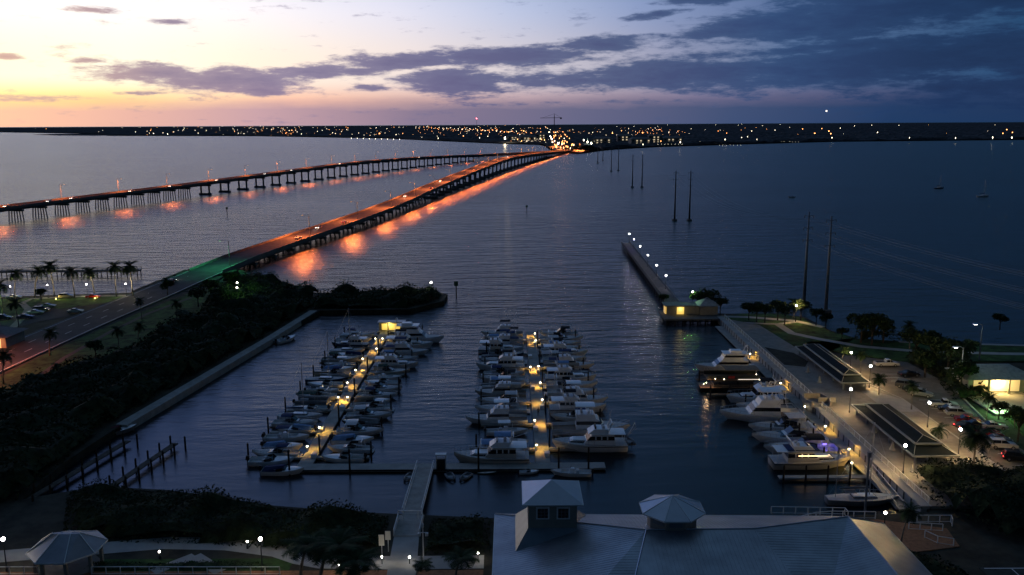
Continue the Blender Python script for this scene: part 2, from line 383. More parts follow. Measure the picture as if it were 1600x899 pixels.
# left park: lawn, parking, road
sheet('lawn', [G(x, y, LZ) for x, y in [(-60, 505), (60, 488), (130, 478), (215, 466), (240, 458), (150, 463), (-60, 470)]], LZ + .04, grass)
sheet('lawn', [G(x, y, LZ) for x, y in [(0, 590), (60, 559), (100, 540), (172, 508), (230, 484), (300, 457), (380, 445), (330, 480), (270, 520), (200, 560), (100, 600), (0, 640)]], LZ + .04, grass)
strip('footpath', [G(x, y, LZ) for x, y in [(20, 512), (40, 492), (44, 483), (34, 474), (50, 467), (110, 464), (200, 462)]], 2.2, LZ + .06, pave)
strip('footpath', [G(x, y, LZ) for x, y in [(60, 590), (100, 560), (170, 520), (232, 490), (300, 465)]], 1.5, LZ + .06, mat('worn_path', (.09, .085, .07), .9))
sheet('parking_lot', [G(x, y, LZ) for x, y in [(-120, 545), (0, 518), (60, 503), (110, 494), (100, 486), (60, 474), (30, 492), (-120, 520)]], LZ + .05, asph)
C1 = [(-132.5, 150), (-131, 205), (-129, 260), (-124.5, 320), (-117, 370), (-106, 435), (-88, 542), (-63.5, 742), (-40, 913), (-4, 1168), (40, 1420), (88, 1687), (140, 1950), (200, 2300), (300, 3000)]
C2 = [(-420, 180), (-380, 320), (-345, 450), (-322, 548), (-309.5, 598), (-278.6, 722), (-240, 868), (-186, 1060), (-134, 1234), (-97, 1340), (-45, 1470), (25, 1640), (80, 1790), (124, 1950), (190, 2300)]
def lerp(tab, v):
    if v <= tab[0][0]: return tab[0][1]
    for (a, x), (b, y) in zip(tab, tab[1:]):
        if v <= b:
            t = (v - a) / (b - a); t = t * t * (3 - 2 * t) if False else t
            return x + (y - x) * t
    return tab[-1][1]
Z1 = [(0, 1.6), (300, 1.7), (330, 2.4), (370, 4), (435, 4.8), (500, 5.5), (610, 6.6), (750, 9.5), (880, 12), (1000, 14), (1100, 15), (1200, 15), (1350, 13), (1500, 10), (1687, 6.5), (1850, 3.2), (1950, 2.6), (2300, 2.6), (3000, 2.6)]
Z2 = [(180, 5), (450, 9), (544, 9.5), (728, 10.5), (868, 12.4), (1000, 14.5), (1079, 15), (1234, 13.5), (1334, 11.8), (1452, 9.4), (1615, 7), (1750, 4.5), (1900, 2.6), (2300, 2.6)]
def dense(C, step):
    """smooth polyline resampled every step metres"""
    pts = []; n = len(C)
    for i in range(n - 1):
        p0, p1, p2, p3 = [Vector(C[max(0, min(n - 1, j))]) for j in (i - 1, i, i + 1, i + 2)]
        for k in range(20):
            t = k / 20
            pts.append(.5 * ((2 * p1) + (p2 - p0) * t + (2 * p0 - 5 * p1 + 4 * p2 - p3) * t * t + (3 * p1 - p0 - 3 * p2 + p3) * t ** 3))
    pts.append(Vector(C[-1])); out = [pts[0]]; acc = 0
    for a, b in zip(pts, pts[1:]):
        d = (b - a).length
        while acc + d >= step:
            t = (step - acc) / d; a = a + (b - a) * t; out.append(a.copy()); d = (b - a).length; acc = 0
        acc += d
    return out
D1, D2 = dense(C1, 10), dense(C2, 10)
def sweep(D, zf, y0, y1, off, w, zlo, zhi, mb):
    P = [p for p in D if y0 - 6 <= p.y <= y1 + 6]; ring = []
    for i, p in enumerate(P):
        d = (P[min(i + 1, len(P) - 1)] - P[max(i - 1, 0)]).normalized(); n = Vector((d.y, -d.x)); z = zf(p.y)
        a = p + n * (off - w / 2); b = p + n * (off + w / 2)
        ring += [(a.x, a.y, z + zlo), (b.x, b.y, z + zlo), (b.x, b.y, z + zhi), (a.x, a.y, z + zhi)]
    k = len(P); fs = [(4 * i + j, 4 * i + (j + 1) % 4, 4 * i + 4 + (j + 1) % 4, 4 * i + 4 + j) for i in range(k - 1) for j in range(4)] + [(3, 2, 1, 0), (4 * k - 4, 4 * k - 3, 4 * k - 2, 4 * k - 1)]
    return mb.add(ring, fs)
z1 = lambda y: lerp(Z1, y)
z2 = lambda y: lerp(Z2, y)
road = sweep(D1, z1, 150, 336, 0, 15.5, -.6, .02, MB()); struct('road', road, asph)
em_ = MB()
for i, p in enumerate(D1):
    if 300 < p.y < 345:
        for s in (-1, 1):
            x = p.x + s * 8; em_.slab([(x - 3, p.y - 6), (x + 3, p.y - 6), (x + 3, p.y + 6), (x - 3, p.y + 6)], -.5, z1(p.y) - .3)
struct('road_embankment', em_, soil)
for off in (-7.6, 7.6):
    struct('road_kerb', sweep(D1, z1, 150, 336, off, .3, -.2, .14, MB()), concb)
for off in (-7.0, 7.0):
    struct('road_line', sweep(D1, z1, 150, 336, off, .15, .02, .026, MB()), whitep)
rm = MB()
for i, p in enumerate(D1[:-1]):
    if 150 < p.y < 330:
        for off in (-2.3, 2.3):
            q = p.lerp(D1[i + 1], .35); rm.slab([(p.x + off - .07, p.y), (p.x + off + .07, p.y), (q.x + off + .07, q.y), (q.x + off - .07, q.y)], z1(p.y) + .02, z1(p.y) + .027)
struct('road_markings', rm, whitep)

def bridge(name, label, D, zf, y0, y1, width, pile_to, hump, bent_step):
    t = thing(name, label, 'bridge', (D[0].x, D[0].y, 0)); o = (-D[0].x, -D[0].y, 0)
    t.location = (0, 0, 0)
    sweep(D, zf, y0, y1, 0, width, -.9, .02, MB()).build('deck', concb, t)
    sweep(D, zf, y0, y1, 0, width - 1.2, .024, .05, MB()).build('road_surface', asph, t)
    for s in (-1, 1):
        sweep(D, zf, y0, y1, s * (width / 2 - .2), .4, .0, .85, MB()).build('barrier', concb, t)
        sweep(D, zf, y0, y1, s * (width / 2 - 2.2), .9, -2.3, -.9, MB()).build('girder', concb, t)
    for s in (-1, 1): sweep(D, zf, y0, y1, s * 1.6, .9, -2.3, -.9, MB()).build('girder', concb, t)
    acc = 0; nb = 0; near = 0
    for i in range(1, len(D) - 1):
        p = D[i]
        if not (y0 + 12 < p.y < y1 - 8): continue
        acc += 10
        hi = hump[0] < p.y < hump[1]
        if acc < (30 if hi else bent_step): continue
        acc = 0
        d = (D[i + 1] - D[i - 1]).normalized(); a = math.atan2(-d.x, d.y); z = zf(p.y) - 2.3
        near += 1; nb += 1
        if nb > 98: break
        cap = MB().box(-width / 2 + .3, width / 2 - .3, -.8, .8, z - 1.2, z + .01, rz=a, c=(p.x, p.y)).build('pier', concb, t)
        det = near <= 30
        mbk = MB()
        if hi:
            for x in (-width * .32, width * .32):
                cx, cy = p.x + x * math.cos(a), p.y + x * math.sin(a)
                m1 = mbk if not det else MB()
                m1.tube([(cx, cy, -1), (cx, cy, z - 1.2)], .85, 8)
                if det: m1.build('column', concb, cap)
            f = MB() if det else mbk
            f.box(-width * .42, width * .42, -1.8, 1.8, -.3, 1.5, rz=a, c=(p.x, p.y))
            if det: f.build('pile_cap', concb, cap)
        else:
            k = 6
            for j in range(k):
                x = (j / (k - 1) - .5) * (width - 2.4); xb = x * 1.16
                pts = [(p.x + xb * math.cos(a), p.y + xb * math.sin(a), -1), (p.x + x * math.cos(a), p.y + x * math.sin(a), z - 1.2)]
                m1 = mbk if not det else MB()
                m1.tube(pts, .38, 5)
                if det: m1.build('pile', concb, cap)
        if not det: mbk.build('pile_row', concb, cap)
    return t
bridge('road_bridge', 'long concrete road bridge with orange lit deck, starting beside the marina', D1, z1, 340, 1940, 15, 0, (700, 1600), 20)
bridge('road_bridge', 'far concrete trestle bridge on the open bay side, orange lamps along its rail', D2, z2, 182, 1940, 12.5, 0, (742, 1430), 20)

# street lamps on the bridges: tall mast, arm, shielded sodium head
def mast(h, glow, power, col, arm=3.0, spot=138):
    def f():
        t = thing('street_lamp', None, 'street lamp')
        MB().tube([(0, 0, 0), (0, 0, h * .5), (0, 0, h)], [.22, .17, .11], 6).build('pole', hgrey, t)
        MB().tube([(0, 0, h - .3), (arm * .5, 0, h + .15), (arm, 0, h + .1)], .07, 5).build('arm', alu, t)
        hd = MB().tbox(arm - .2, arm + 1.0, .55, h - .05, h + .22, .15, .1, .1).build('lamp_head', alu, t)
        MB().box(arm, arm + .8, -.2, .2, h - .10, h - .051).build('lens', glow, hd)
        light(t, 0, power, col, .3, spot, loc=(arm + .4, 0, h - .25), blend=.18)
        return t
    return Proto(f)
LP1 = mast(10.5, e_sodium, 62000, (1, .20, .04), spot=164); LP2 = mast(9.5, e_sodium, 27000, (1, .20, .045), spot=162); LPG = mast(10.5, e_green, 6000, (.08, 1, .4)); LPO = mast(10.5, e_sodium, 26000, (1, .24, .10), spot=150)
def at_y(D, y):
    for i in range(len(D) - 1):
        if D[i].y <= y < D[i + 1].y:
            t = (y - D[i].y) / (D[i + 1].y - D[i].y); p = D[i].lerp(D[i + 1], t); d = (D[i + 1] - D[i]).normalized(); return p, d
for k, y in enumerate([428 + 67.5 * i for i in range(22)]):
    p, d = at_y(D1, y); n = Vector((d.y, -d.x)); q = p + n * 6.9
    LP1.put((q.x, q.y, z1(y) + .8), math.atan2(-n.y, -n.x), label='orange street lamp on the near bridge, %s counted from the marina end' % ORD[k], group='street lamps along the near bridge', cat='street lamp')
for k, y in enumerate([545 + 57.5 * i for i in range(24)]):
    p, d = at_y(D2, y); n = Vector((d.y, -d.x)); q = p - n * 5.7
    LP2.put((q.x, q.y, z2(y) + .8), math.atan2(n.y, n.x), label='orange street lamp on the far bridge, %s counted from the picture edge' % ORD[k], group='street lamps along the far bridge', cat='street lamp')
p, d = at_y(D1, 345); LPG.put((p.x + 7.1, p.y, z1(345) + .8), PI, label='tall lamp pole given a green glow where the near bridge meets land', cat='street lamp')  # dark-headed pole; green glow added for an unseen source
LPO.put((-139.5, 203, LZ), 0, label='roadside street lamp casting orange light over the road by the palms', cat='street lamp')

# ------------------------------------------------------------------ boats
def hull_mb(L, B, fb, rake=.9, stern=.86, sheer=.35, m=0):
    """lofted hull, bow at +x, stern at x = 0, waterline z = 0, open top"""
    mb = MB(); S_ = [0, .15, .35, .55, .7, .82, .92, .98, 1.0]; rings = []
    for t in S_:
        b = B / 2 * (stern + (1 - stern) * min(1, t / .35)) if t < .5 else B / 2 * (1 - max(0, (t - .5) / .5) ** 2.3)
        b = max(b, .03); h = fb * (1 + sheer * t * t); x = L * t
        bw = b * (.82 if t < .6 else .82 * max(0.05, 1 - ((t - .6) / .4) ** 1.5)); xk = x - rake * max(0, t - .6) / .4
        rings.append([(xk, 0, -.5), (xk, bw * .8, -.25), (xk + rake * .15 * max(0, t - .6) / .4, bw, .12), (x, b * .97, h * .75), (x, b, h), (x, -b, h), (x, -b * .97, h * .75), (xk + rake * .15 * max(0, t - .6) / .4, -bw, .12), (xk, -bw * .8, -.25)])
    vs = [v for r in rings for v in r]; n = 9; fs = []
    for i in range(len(S_) - 1):
        for j in range(n):
            if j == 4: continue
            fs.append((i * n + j, i * n + (j + 1) % n, (i + 1) * n + (j + 1) % n, (i + 1) * n + j))
    fs.append(tuple(range(n - 1, -1, -1)))
    mb.add(vs, fs, m); return mb
def deck_mb(L, B, fb, t0, t1, dz=-.08, stern=.86, sheer=.35, inset=.06, crown=.05):
    mb = MB(); T = [t0 + (t1 - t0) * i / 10 for i in range(11)]; vs = []
    for t in T:
        b = B / 2 * (stern + (1 - stern) * min(1, t / .35)) if t < .5 else B / 2 * (1 - max(0, (t - .5) / .5) ** 2.3)
        b = max(b - inset, .01); h = fb * (1 + sheer * t * t) + dz
        vs += [(L * t, -b, h), (L * t, 0, h + crown), (L * t, b, h)]
    return mb.add(vs, [(3 * i + j, 3 * i + 3 + j, 3 * i + 4 + j, 3 * i + 1 + j) for i in range(10) for j in (0, 1)])
def rail_mb(L, B, fb, t0, t1, h=.7, sheer=.35, stern=.86):
    mb = MB()
    for s in (-1, 1):
        pts = []
        for i in range(8):
            t = t0 + (t1 - t0) * i / 7
            b = B / 2 * (stern + (1 - stern) * min(1, t / .35)) if t < .5 else B / 2 * (1 - max(0, (t - .5) / .5) ** 2.3)
            z = fb * (1 + sheer * t * t); pts.append((L * t, s * max(b - .1, .02), z + h)); mb.tube([(L * t, s * max(b - .1, .02), z - .05), pts[-1]], .025, 4)
        mb.tube(pts, .03, 4)
    return mb
def winband(t, x0, x1, w, z0, z1, z0w, z1w, fi, ai, si, eps=.02, name='window', gm=None):
    """dark glass band wrapped round a tapered cabin between z0w and z1w"""
    f = lambda z: (z - z0) / (z1 - z0)
    a, b = f(z0w), f(z1w)
    mb = MB(); h = w / 2
    mb.frus([(x0 + ai * a - eps, -h + si * a - eps, z0w), (x1 - fi * a + eps, -h + si * a - eps, z0w), (x1 - fi * a + eps, h - si * a + eps, z0w), (x0 + ai * a - eps, h - si * a + eps, z0w)],
            [(x0 + ai * b - eps, -h + si * b - eps, z1w), (x1 - fi * b + eps, -h + si * b - eps, z1w), (x1 - fi * b + eps, h - si * b + eps, z1w), (x0 + ai * b - eps, h - si * b + eps, z1w)])
    return mb.build(name, gm or glassm, t)
def top_mb(x0, x1, w, z, th=.1, arch=.12):
    mb = MB(); n = 5; vs = []
    for i in range(n + 1):
        y = -w / 2 + w * i / n; zz = z + arch * (1 - (2 * y / w) ** 2)
        vs += [(x0, y, zz), (x1, y, zz), (x1, y, zz + th), (x0, y, zz + th)]
    fs = [(4 * i + j, 4 * i + (j + 1) % 4, 4 * i + 4 + (j + 1) % 4, 4 * i + 4 + j) for i in range(n) for j in range(4)] + [(3, 2, 1, 0), (4 * n, 4 * n + 1, 4 * n + 2, 4 * n + 3)]
    return mb.add(vs, fs)
def posts_mb(x0, x1, w, z0, z1, r=.04):
    mb = MB()
    for x in (x0, x1): mb.tube([(x, -w / 2, z0), (x, -w / 2, z1), (x, w / 2, z1), (x, w / 2, z0)], r, 4)
    return mb
def outboard(t, x, y, z):
    o = MB().tbox(x - .55, x + .05, .42, z + .15, z + .75, .1, .15, .06, yc=y).build('outboard_motor', blackr, t)
    MB().box(x - .35, x - .12, y - .1, y + .1, z - .9, z + .15).build('motor_leg', blackr, o)
def sportfisher(hm=None, cm=None, L=14.5, B=4.8, outr=True, top=None, fly_open=True):
    def f():
        t = thing('sport_fishing_boat', None, 'boat'); fb = 1.25
        hull_mb(L, B, fb, 1.6).build('hull', hm or white, t, True)
        deck_mb(L, B, fb, .30, .995, .0).build('foredeck', deckm, t); deck_mb(L, B, fb, .0, .31, -.6, crown=0).build('cockpit', teak, t)
        x0, x1, w = L * .3, L * .68, B * .74
        MB().tbox(x0, x1, w, fb, fb + 1.75, 1.5, .1, .22).build('cabin', hm if hm is cream else white, t)
        winband(t, x0, x1, w, fb, fb + 1.75, fb + .75, fb + 1.4, 1.5, .1, .22)
        a, b = L * .3, L * .56
        fl = MB().tbox(a, b, w * .84, fb + 1.75, fb + 2.65, .5, .0, .1).build('flybridge', white, t)
        MB().tbox(b - 1.7, b - 1.1, w * .5, fb + 2.65, fb + 3.1, .2, .1, .1).build('helm', white, fl)
        for yy in (-.5, .5): MB().tbox(a + .8, a + 1.3, .45, fb + 2.6, fb + 3.2, .1, .1, .02, yc=yy).build('seat', c_white, fl)
        posts_mb(a + .3, b - .9, w * .72, fb + 2.6, fb + 4.15).build('top_frame', alu, t)
        top_mb(a - .1, b - .3, w * .84, fb + 4.1).build('hardtop', top or white, t)
        rail_mb(L, B, fb, .62, .99, .55).build('bow_rail', steel, t)
        if cm: top_mb(L * .1, L * .31, w * .9, fb + 1.6, .05, .05).build('cockpit_awning', cm, t)
        if outr:
            for s in (-1, 1): MB().tube([(a + .6, s * w * .45, fb + 1.9), (a - 2.2, s * (w * .45 + .8), fb + 6.6)], [.04, .02], 4).build('outrigger', alu, t)
        MB().tube([(a + 1, 0, fb + 4.2), (a + .8, 0, fb + 6.4)], [.03, .015], 4).build('antenna', white, t)
        return t
    return f
def cruiser(hm=None, cm=None, L=11, B=3.6, arch=True, cover=True, stripe=None):
    def f():
        t = thing('express_cruiser', None, 'boat'); fb = 1.05
        hull_mb(L, B, fb, 1.5).build('hull', hm or white, t, True)
        if stripe: 
            hs = hull_mb(L * 1.002, B * 1.012, fb, 1.5); hs.v = [(x, y, min(max(z, .55), .78)) for x, y, z in hs.v]; hs.build('hull_stripe', stripe, t)
        deck_mb(L, B, fb, .34, .995, .0, crown=.22).build('foredeck', deckm if hm is not cream else cream, t); deck_mb(L, B, fb, .0, .35, -.45, crown=0).build('cockpit', deckm, t)
        x0, x1, w = L * .36, L * .72, B * .66
        MB().tbox(x0, x1, w, fb, fb + .6, 2.2, .0, .35).build('cabin', white, t)
        winband(t, x0, x1, w, fb, fb + .6, fb + .15, fb + .42, 2.2, 0, .35)
        ws = MB(); a = L * .46
        ws.add([(a + .9, -.9, fb + .55), (a + .9, .9, fb + .55), (a, .95, fb + 1.25), (a, -.95, fb + 1.25)], [(0, 1, 2, 3)])
        ws.add([(a + .9, -.9, fb + .55), (a, -.95, fb + 1.25), (a - 1.6, -B * .4, fb + 1.1), (a - 1.6, -B * .42, fb + .5)], [(0, 1, 2, 3)]); ws.add([(a + .9, .9, fb + .55), (a, .95, fb + 1.25), (a - 1.6, B * .4, fb + 1.1), (a - 1.6, B * .42, fb + .5)], [(0, 1, 2, 3)])
        ws.build('windshield', glassm, t)
        for s in (-1, 1): MB().box(L * .2, L * .34, s * B * .36 - .22, s * B * .36 + .22, fb - .4, fb + .1).build('seat', c_white, t)
        if arch:
            MB().tube([(L * .16, -B * .45, fb), (L * .2, -B * .4, fb + 1.7), (L * .2, B * .4, fb + 1.7), (L * .16, B * .45, fb)], .14, 5).build('radar_arch', white, t)
        if cover:
            top_mb(L * .2, L * .44, B * .78, fb + 1.65, .06, .18).build('bimini_top', cm or c_navy, t)
            posts_mb(L * .24, L * .42, B * .7, fb, fb + 1.7, .03).build('top_frame', steel, t)
        MB().box(-.7, .02, -B * .36, B * .36, .18, .3).build('swim_platform', deckm, t)
        rail_mb(L, B, fb, .5, .99, .5).build('bow_rail', steel, t)
        return t
    return f
def trawler(hm=None, cm=None, L=13.5, B=4.6, dink=False, aft=False, mastf=True):
    def f():
        t = thing('trawler_yacht', None, 'boat'); fb = 1.35
        hull_mb(L, B, fb, 1.1, .92, .45).build('hull', hm or white, t, True)
        hs = hull_mb(L * 1.003, B * 1.03, fb, 1.1, .92, .45); hs.v = [(x, y, min(max(z, fb * .8), fb * .93)) for x, y, z in hs.v]; hs.build('rub_rail', darkm, t)
        deck_mb(L, B, fb, .0, .995, -.02, .92, .45).build('deck', deckm, t)
        x0, x1, w = L * .17, L * .60, B * .76
        MB().tbox(x0, x1, w, fb, fb + 1.9, 1.7, .15, .22).build('deckhouse', cream if hm is cream else white, t)
        MB().tbox(x1 - 1.2, L * .84, w * .66, fb, fb + .75, 1.6, .0, .22).build('trunk_cabin', white, t); winband(t, x1 - 1.2, L * .84, w * .66, fb, fb + .75, fb + .22, fb + .5, 1.6, 0, .22)
        winband(t, x0, x1, w, fb, fb + 1.9, fb + .85, fb + 1.55, 1.7, .15, .22)
        mp = MB()
        for x in [x0 + .3 + (x1 - x0 - 1.6) * k / 4 for k in range(1, 4)]:
            for s in (-1, 1): mp.box(x - .11, x + .11, s * (w / 2 - .13) - .04, s * (w / 2 - .13) + .04, fb + .8, fb + 1.6)
        mp.build('window_post', white, t)
        top_mb(x0 - 1.9, x1 - 1.5, w * 1.0, fb + 1.91, .09, .05).build('boat_deck', white, t)
        for s in (-1, 1): MB().tube([(x0 - 1.7, s * w * .44, fb), (x0 - 1.7, s * w * .44, fb + 1.92)], .05, 4).build('deck_post', white, t)
        fl = MB().tbox(x0 + 1.2, x1 - 1.0, w * .82, fb + 2.03, fb + 2.8, 1.1, .0, .14).build('flybridge', white, t)
        MB().tbox(x1 - 2.5, x1 - 2.2, w * .6, fb + 2.8, fb + 3.2, .25, .0, .1).build('wind_screen', glassm, fl)
        for yy in (-.6, .6): MB().tbox(x0 + 1.7, x0 + 2.3, .5, fb + 2.75, fb + 3.25, .1, .1, .02, yc=yy).build('seat', c_white, fl)
        MB().tube([(x0 + 1.3, -w * .42, fb + 2.1), (x0 + .5, -w * .36, fb + 3.9), (x0 + .5, w * .36, fb + 3.9), (x0 + 1.3, w * .42, fb + 2.1)], .13, 5).build('radar_arch', white, t)
        if cm:
            posts_mb(x0 + 1.8, x1 - 2.0, w * .66, fb + 2.7, fb + 4.0, .03).build('top_frame', steel, t)
            top_mb(x0 + .9, x1 - 1.9, w * .78, fb + 3.95, .05, .25).build('bimini_top', cm, t)
        if mastf: MB().tube([(x0 + 1.2, 0, fb + 2), (x0 + .6, 0, fb + 6)], [.09, .04], 5).tube([(x0 + 1.0, 0, fb + 3.2), (x0 - 2.2, 0, fb + 4.2)], .04, 4).build('mast', white, t)
        rail_mb(L, B, fb, .45, .99, .8, .45, .92).build('bow_rail', steel, t)
        if dink:
            MB().tube([(x0 - 1.4, -1.1, fb + 2.15), (x0 + .6, -1.1, fb + 2.2)], .2, 6).tube([(x0 - 1.4, -.2, fb + 2.15), (x0 + .6, -.2, fb + 2.2)], .2, 6).build('stowed_raft', c_grey, t)
        return t
    return f
def center_console(hm=None, cm=None, L=8.2, B=2.6, n=2, ttop=True):
    def f():
        t = thing('center_console_boat', None, 'boat'); fb = .8
        hull_mb(L, B, fb, .9).build('hull', hm or white, t, True); deck_mb(L, B, fb, .02, .97, -.38, crown=0, inset=.16).build('deck', deckm, t)
        deck_mb(L, B, fb, .74, .995, -.02).build('casting_deck', deckm, t)
        MB().tbox(L * .42, L * .55, .9, fb - .4, fb + .75, .25, .0, .08).build('console', white, t)
        MB().tbox(L * .30, L * .37, 1.1, fb - .4, fb + .45, .0, .05, .02).build('seat', c_white, t)
        MB().quad((L * .55 - .25, -.4, fb + .75), (L * .55 - .25, .4, fb + .75), (L * .55 - .45, .36, fb + 1.15), (L * .55 - .45, -.36, fb + 1.15)).build('windshield', glassm, t)
        if ttop:
            posts_mb(L * .34, L * .54, 1.3, fb - .3, fb + 1.75, .035).build('top_frame', alu, t); top_mb(L * .28, L * .58, 1.9, fb + 1.72, .07, .08).build('t_top', cm or white, t)
        for k in range(n): outboard(t, 0, (k - (n - 1) / 2) * .6, fb - .15)
        return t
    return f
def runabout(hm=None, cm=None, L=6.6, B=2.4, cover=True):
    def f():
        t = thing('runabout', None, 'boat'); fb = .75
        hull_mb(L, B, fb, .8).build('hull', hm or white, t, True); deck_mb(L, B, fb, .52, .995, 0, crown=.12).build('foredeck', white, t); deck_mb(L, B, fb, 0.02, .53, -.4, crown=0).build('cockpit', deckm, t)
        a = L * .52
        MB().add([(a + .55, -.75, fb + .05), (a + .55, .75, fb + .05), (a, .85, fb + .55), (a, -.85, fb + .55)], [(0, 1, 2, 3)]).add([(a + .55, -.75, fb), (a, -.85, fb + .55), (a - 1, -B * .44, fb + .35), (a - 1, -B * .46, fb)], [(0, 1, 2, 3)]).add(
            [(a + .55, .75, fb), (a, .85, fb + .55), (a - 1, B * .44, fb + .35), (a - 1, B * .46, fb)], [(0, 1, 2, 3)]).build('windshield', glassm, t)
        for s in (-.55, .55): MB().tbox(L * .3, L * .38, .55, fb - .38, fb + .25, .05, .1, .03, yc=s).build('seat', c_white, t)
        if cover: MB().frus([(.2, -B * .43, fb), (a + .3, -B * .4, fb), (a + .3, B * .4, fb), (.2, B * .43, fb)], [(.5, -.3, fb + .45), (a + .1, -.3, fb + .75), (a + .1, .3, fb + .75), (.5, .3, fb + .45)]).build('mooring_cover', cm or c_navy, t)
        outboard(t, 0, 0, fb - .15)
        return t
    return f
def sailboat(hm=None, cm=None, L=10.5, B=3.3, mh=13.5, mizzen=False):
    def f():
        t = thing('sailboat', None, 'sailboat'); fb = .95
        hull_mb(L, B, fb, 1.3, .6, .3).build('hull', hm or white, t, True); deck_mb(L, B, fb, .0, .995, 0, .6, .3, crown=.08).build('deck', deckm, t)
        MB().tbox(L * .34, L * .7, B * .5, fb, fb + .5, .8, .1, .15).build('cabin', white, t); winband(t, L * .34, L * .7, B * .5, fb, fb + .5, fb + .15, fb + .35, .8, .1, .15)
        mx = L * .58
        mast_ = MB().tube([(mx, 0, fb), (mx, 0, mh)], [.10, .07], 6).build('mast', alu, t)
        MB().tube([(mx, -.9, mh * .6), (mx, .9, mh * .6)], .03, 4).build('spreader', alu, mast_)
        MB().tube([(mx, 0, fb + 1.5), (L * .16, 0, fb + 1.45)], .07, 5).build('boom', alu, t)
        MB().tube([(mx - .1, 0, fb + 1.75), (L * .36, 0, fb + 1.7), (L * .17, 0, fb + 1.6)], [.2, .17, .1], 6).build('sail_cover', cm or c_navy, t)
        r = MB()
        for p in ((L * .985, 0, fb * 1.3), (.05, 0, fb), (mx, B * .45, fb), (mx, -B * .45, fb)): r.tube([p, (mx, 0, mh - .1)], .018, 3)
        r.build('rigging', steel, t)
        MB().box(L * .08, L * .3, -.6, .6, fb - .3, fb + .04).build('cockpit', teak, t)
        if cm: top_mb(L * .22, L * .38, B * .55, fb + 1.1, .05, .2).build('spray_hood', cm, t)
        if mizzen:
            MB().tube([(L * .12, 0, fb), (L * .12, 0, mh * .7)], [.07, .05], 6).build('mizzen_mast', alu, t)
        rail_mb(L, B, fb, .5, .98, .55, .3, .6).build('lifelines', steel, t)
        return t
    return f
def dinghy(tm=None, L=3.1):
    def f():
        t = thing('dinghy', None, 'dinghy')
        MB().tube([(0, -.62, .25), (L * .6, -.62, .27), (L * .88, -.36, .34), (L, 0, .4), (L * .88, .36, .34), (L * .6, .62, .27), (0, .62, .25)], [.2, .21, .2, .18, .2, .21, .2], 7).build('tube', tm or c_grey, t, True)
        MB().slab([(0, -.5), (L * .75, -.45), (L * .93, 0), (L * .75, .45), (0, .5)], .05, .12).build('floor', hgrey, t)
        MB().box(L * .4, L * .5, -.6, .6, .28, .33).build('seat', deckm, t)
        MB().box(0, .06, -.5, .5, .1, .5).build('transom', hgrey, t)
        o = MB().tbox(-.3, 0, .24, .45, .8, .04, .06, .03).build('outboard_motor', blackr, t); MB().box(-.2, -.08, -.05, .05, -.4, .45).build('motor_leg', blackr, o)
        return t
    return f
def kayak():
    t = thing('kayak', None, 'kayak'); hull_mb(4.2, .8, .28, .5, .25, .5).build('hull', c_green, t, True); deck_mb(4.2, .8, .28, 0, .99, -.01, .25, .5, 0.01, .06).build('deck', cream, t)
    MB().box(1.5, 2.3, -.2, .2, .2, .34).build('seat', blackr, t); return t
def motor_yacht(hm=None, L=18, B=5.2, cm=None, open_aft=True):
    def f():
        t = thing('motor_yacht', None, 'boat'); fb = 1.7
        hull_mb(L, B, fb, 1.8, .9, .35).build('hull', hm or white, t, True); deck_mb(L, B, fb, 0, .995, -.02, .9).build('deck', deckm, t)
        x0, x1, w = L * .14, L * .72, B * .82
        MB().tbox(x0, x1, w, fb, fb + 2.1, 2.4, .1, .15).build('deckhouse', white, t); winband(t, x0, x1, w, fb, fb + 2.1, fb + .9, fb + 1.65, 2.4, .1, .15)
        MB().tbox(x0 + 1.5, x1 - 2.6, w * .86, fb + 2.1, fb + 4.0, 1.2, .1, .15).build('upper_deckhouse', white, t); winband(t, x0 + 1.5, x1 - 2.6, w * .86, fb + 2.1, fb + 4.0, fb + 3.0, fb + 3.6, 1.2, .1, .15)
        top_mb(x0 + .2, x1 - 3.0, w * .95, fb + 4.02, .12, .04).build('roof', white, t)
        MB().tbox(x0 + 2, x1 - 5, w * .6, fb + 4.2, fb + 4.9, .4, 0, .1).build('flybridge', white, t)
        if cm: posts_mb(x0 + 2.2, x1 - 5.6, w * .55, fb + 4.8, fb + 6.1).build('top_frame', steel, t); top_mb(x0 + 1.8, x1 - 5.4, w * .66, fb + 6.05, .07, .15).build('bimini_top', cm, t)
        ar = MB().tube([(x0 + .8, -w * .42, fb + 4.1), (x0 + .3, -w * .3, fb + 5.8), (x0 + .3, w * .3, fb + 5.8), (x0 + .8, w * .42, fb + 4.1)], .14, 5).build('radar_arch', white, t)
        MB().ball((x0 + .3, 0, fb + 6.15), .35, n=8).build('radar_dome', white, ar, True)
        rail_mb(L, B, fb, .5, .99, .9, .35, .9).build('bow_rail', steel, t)
        return t
    return f
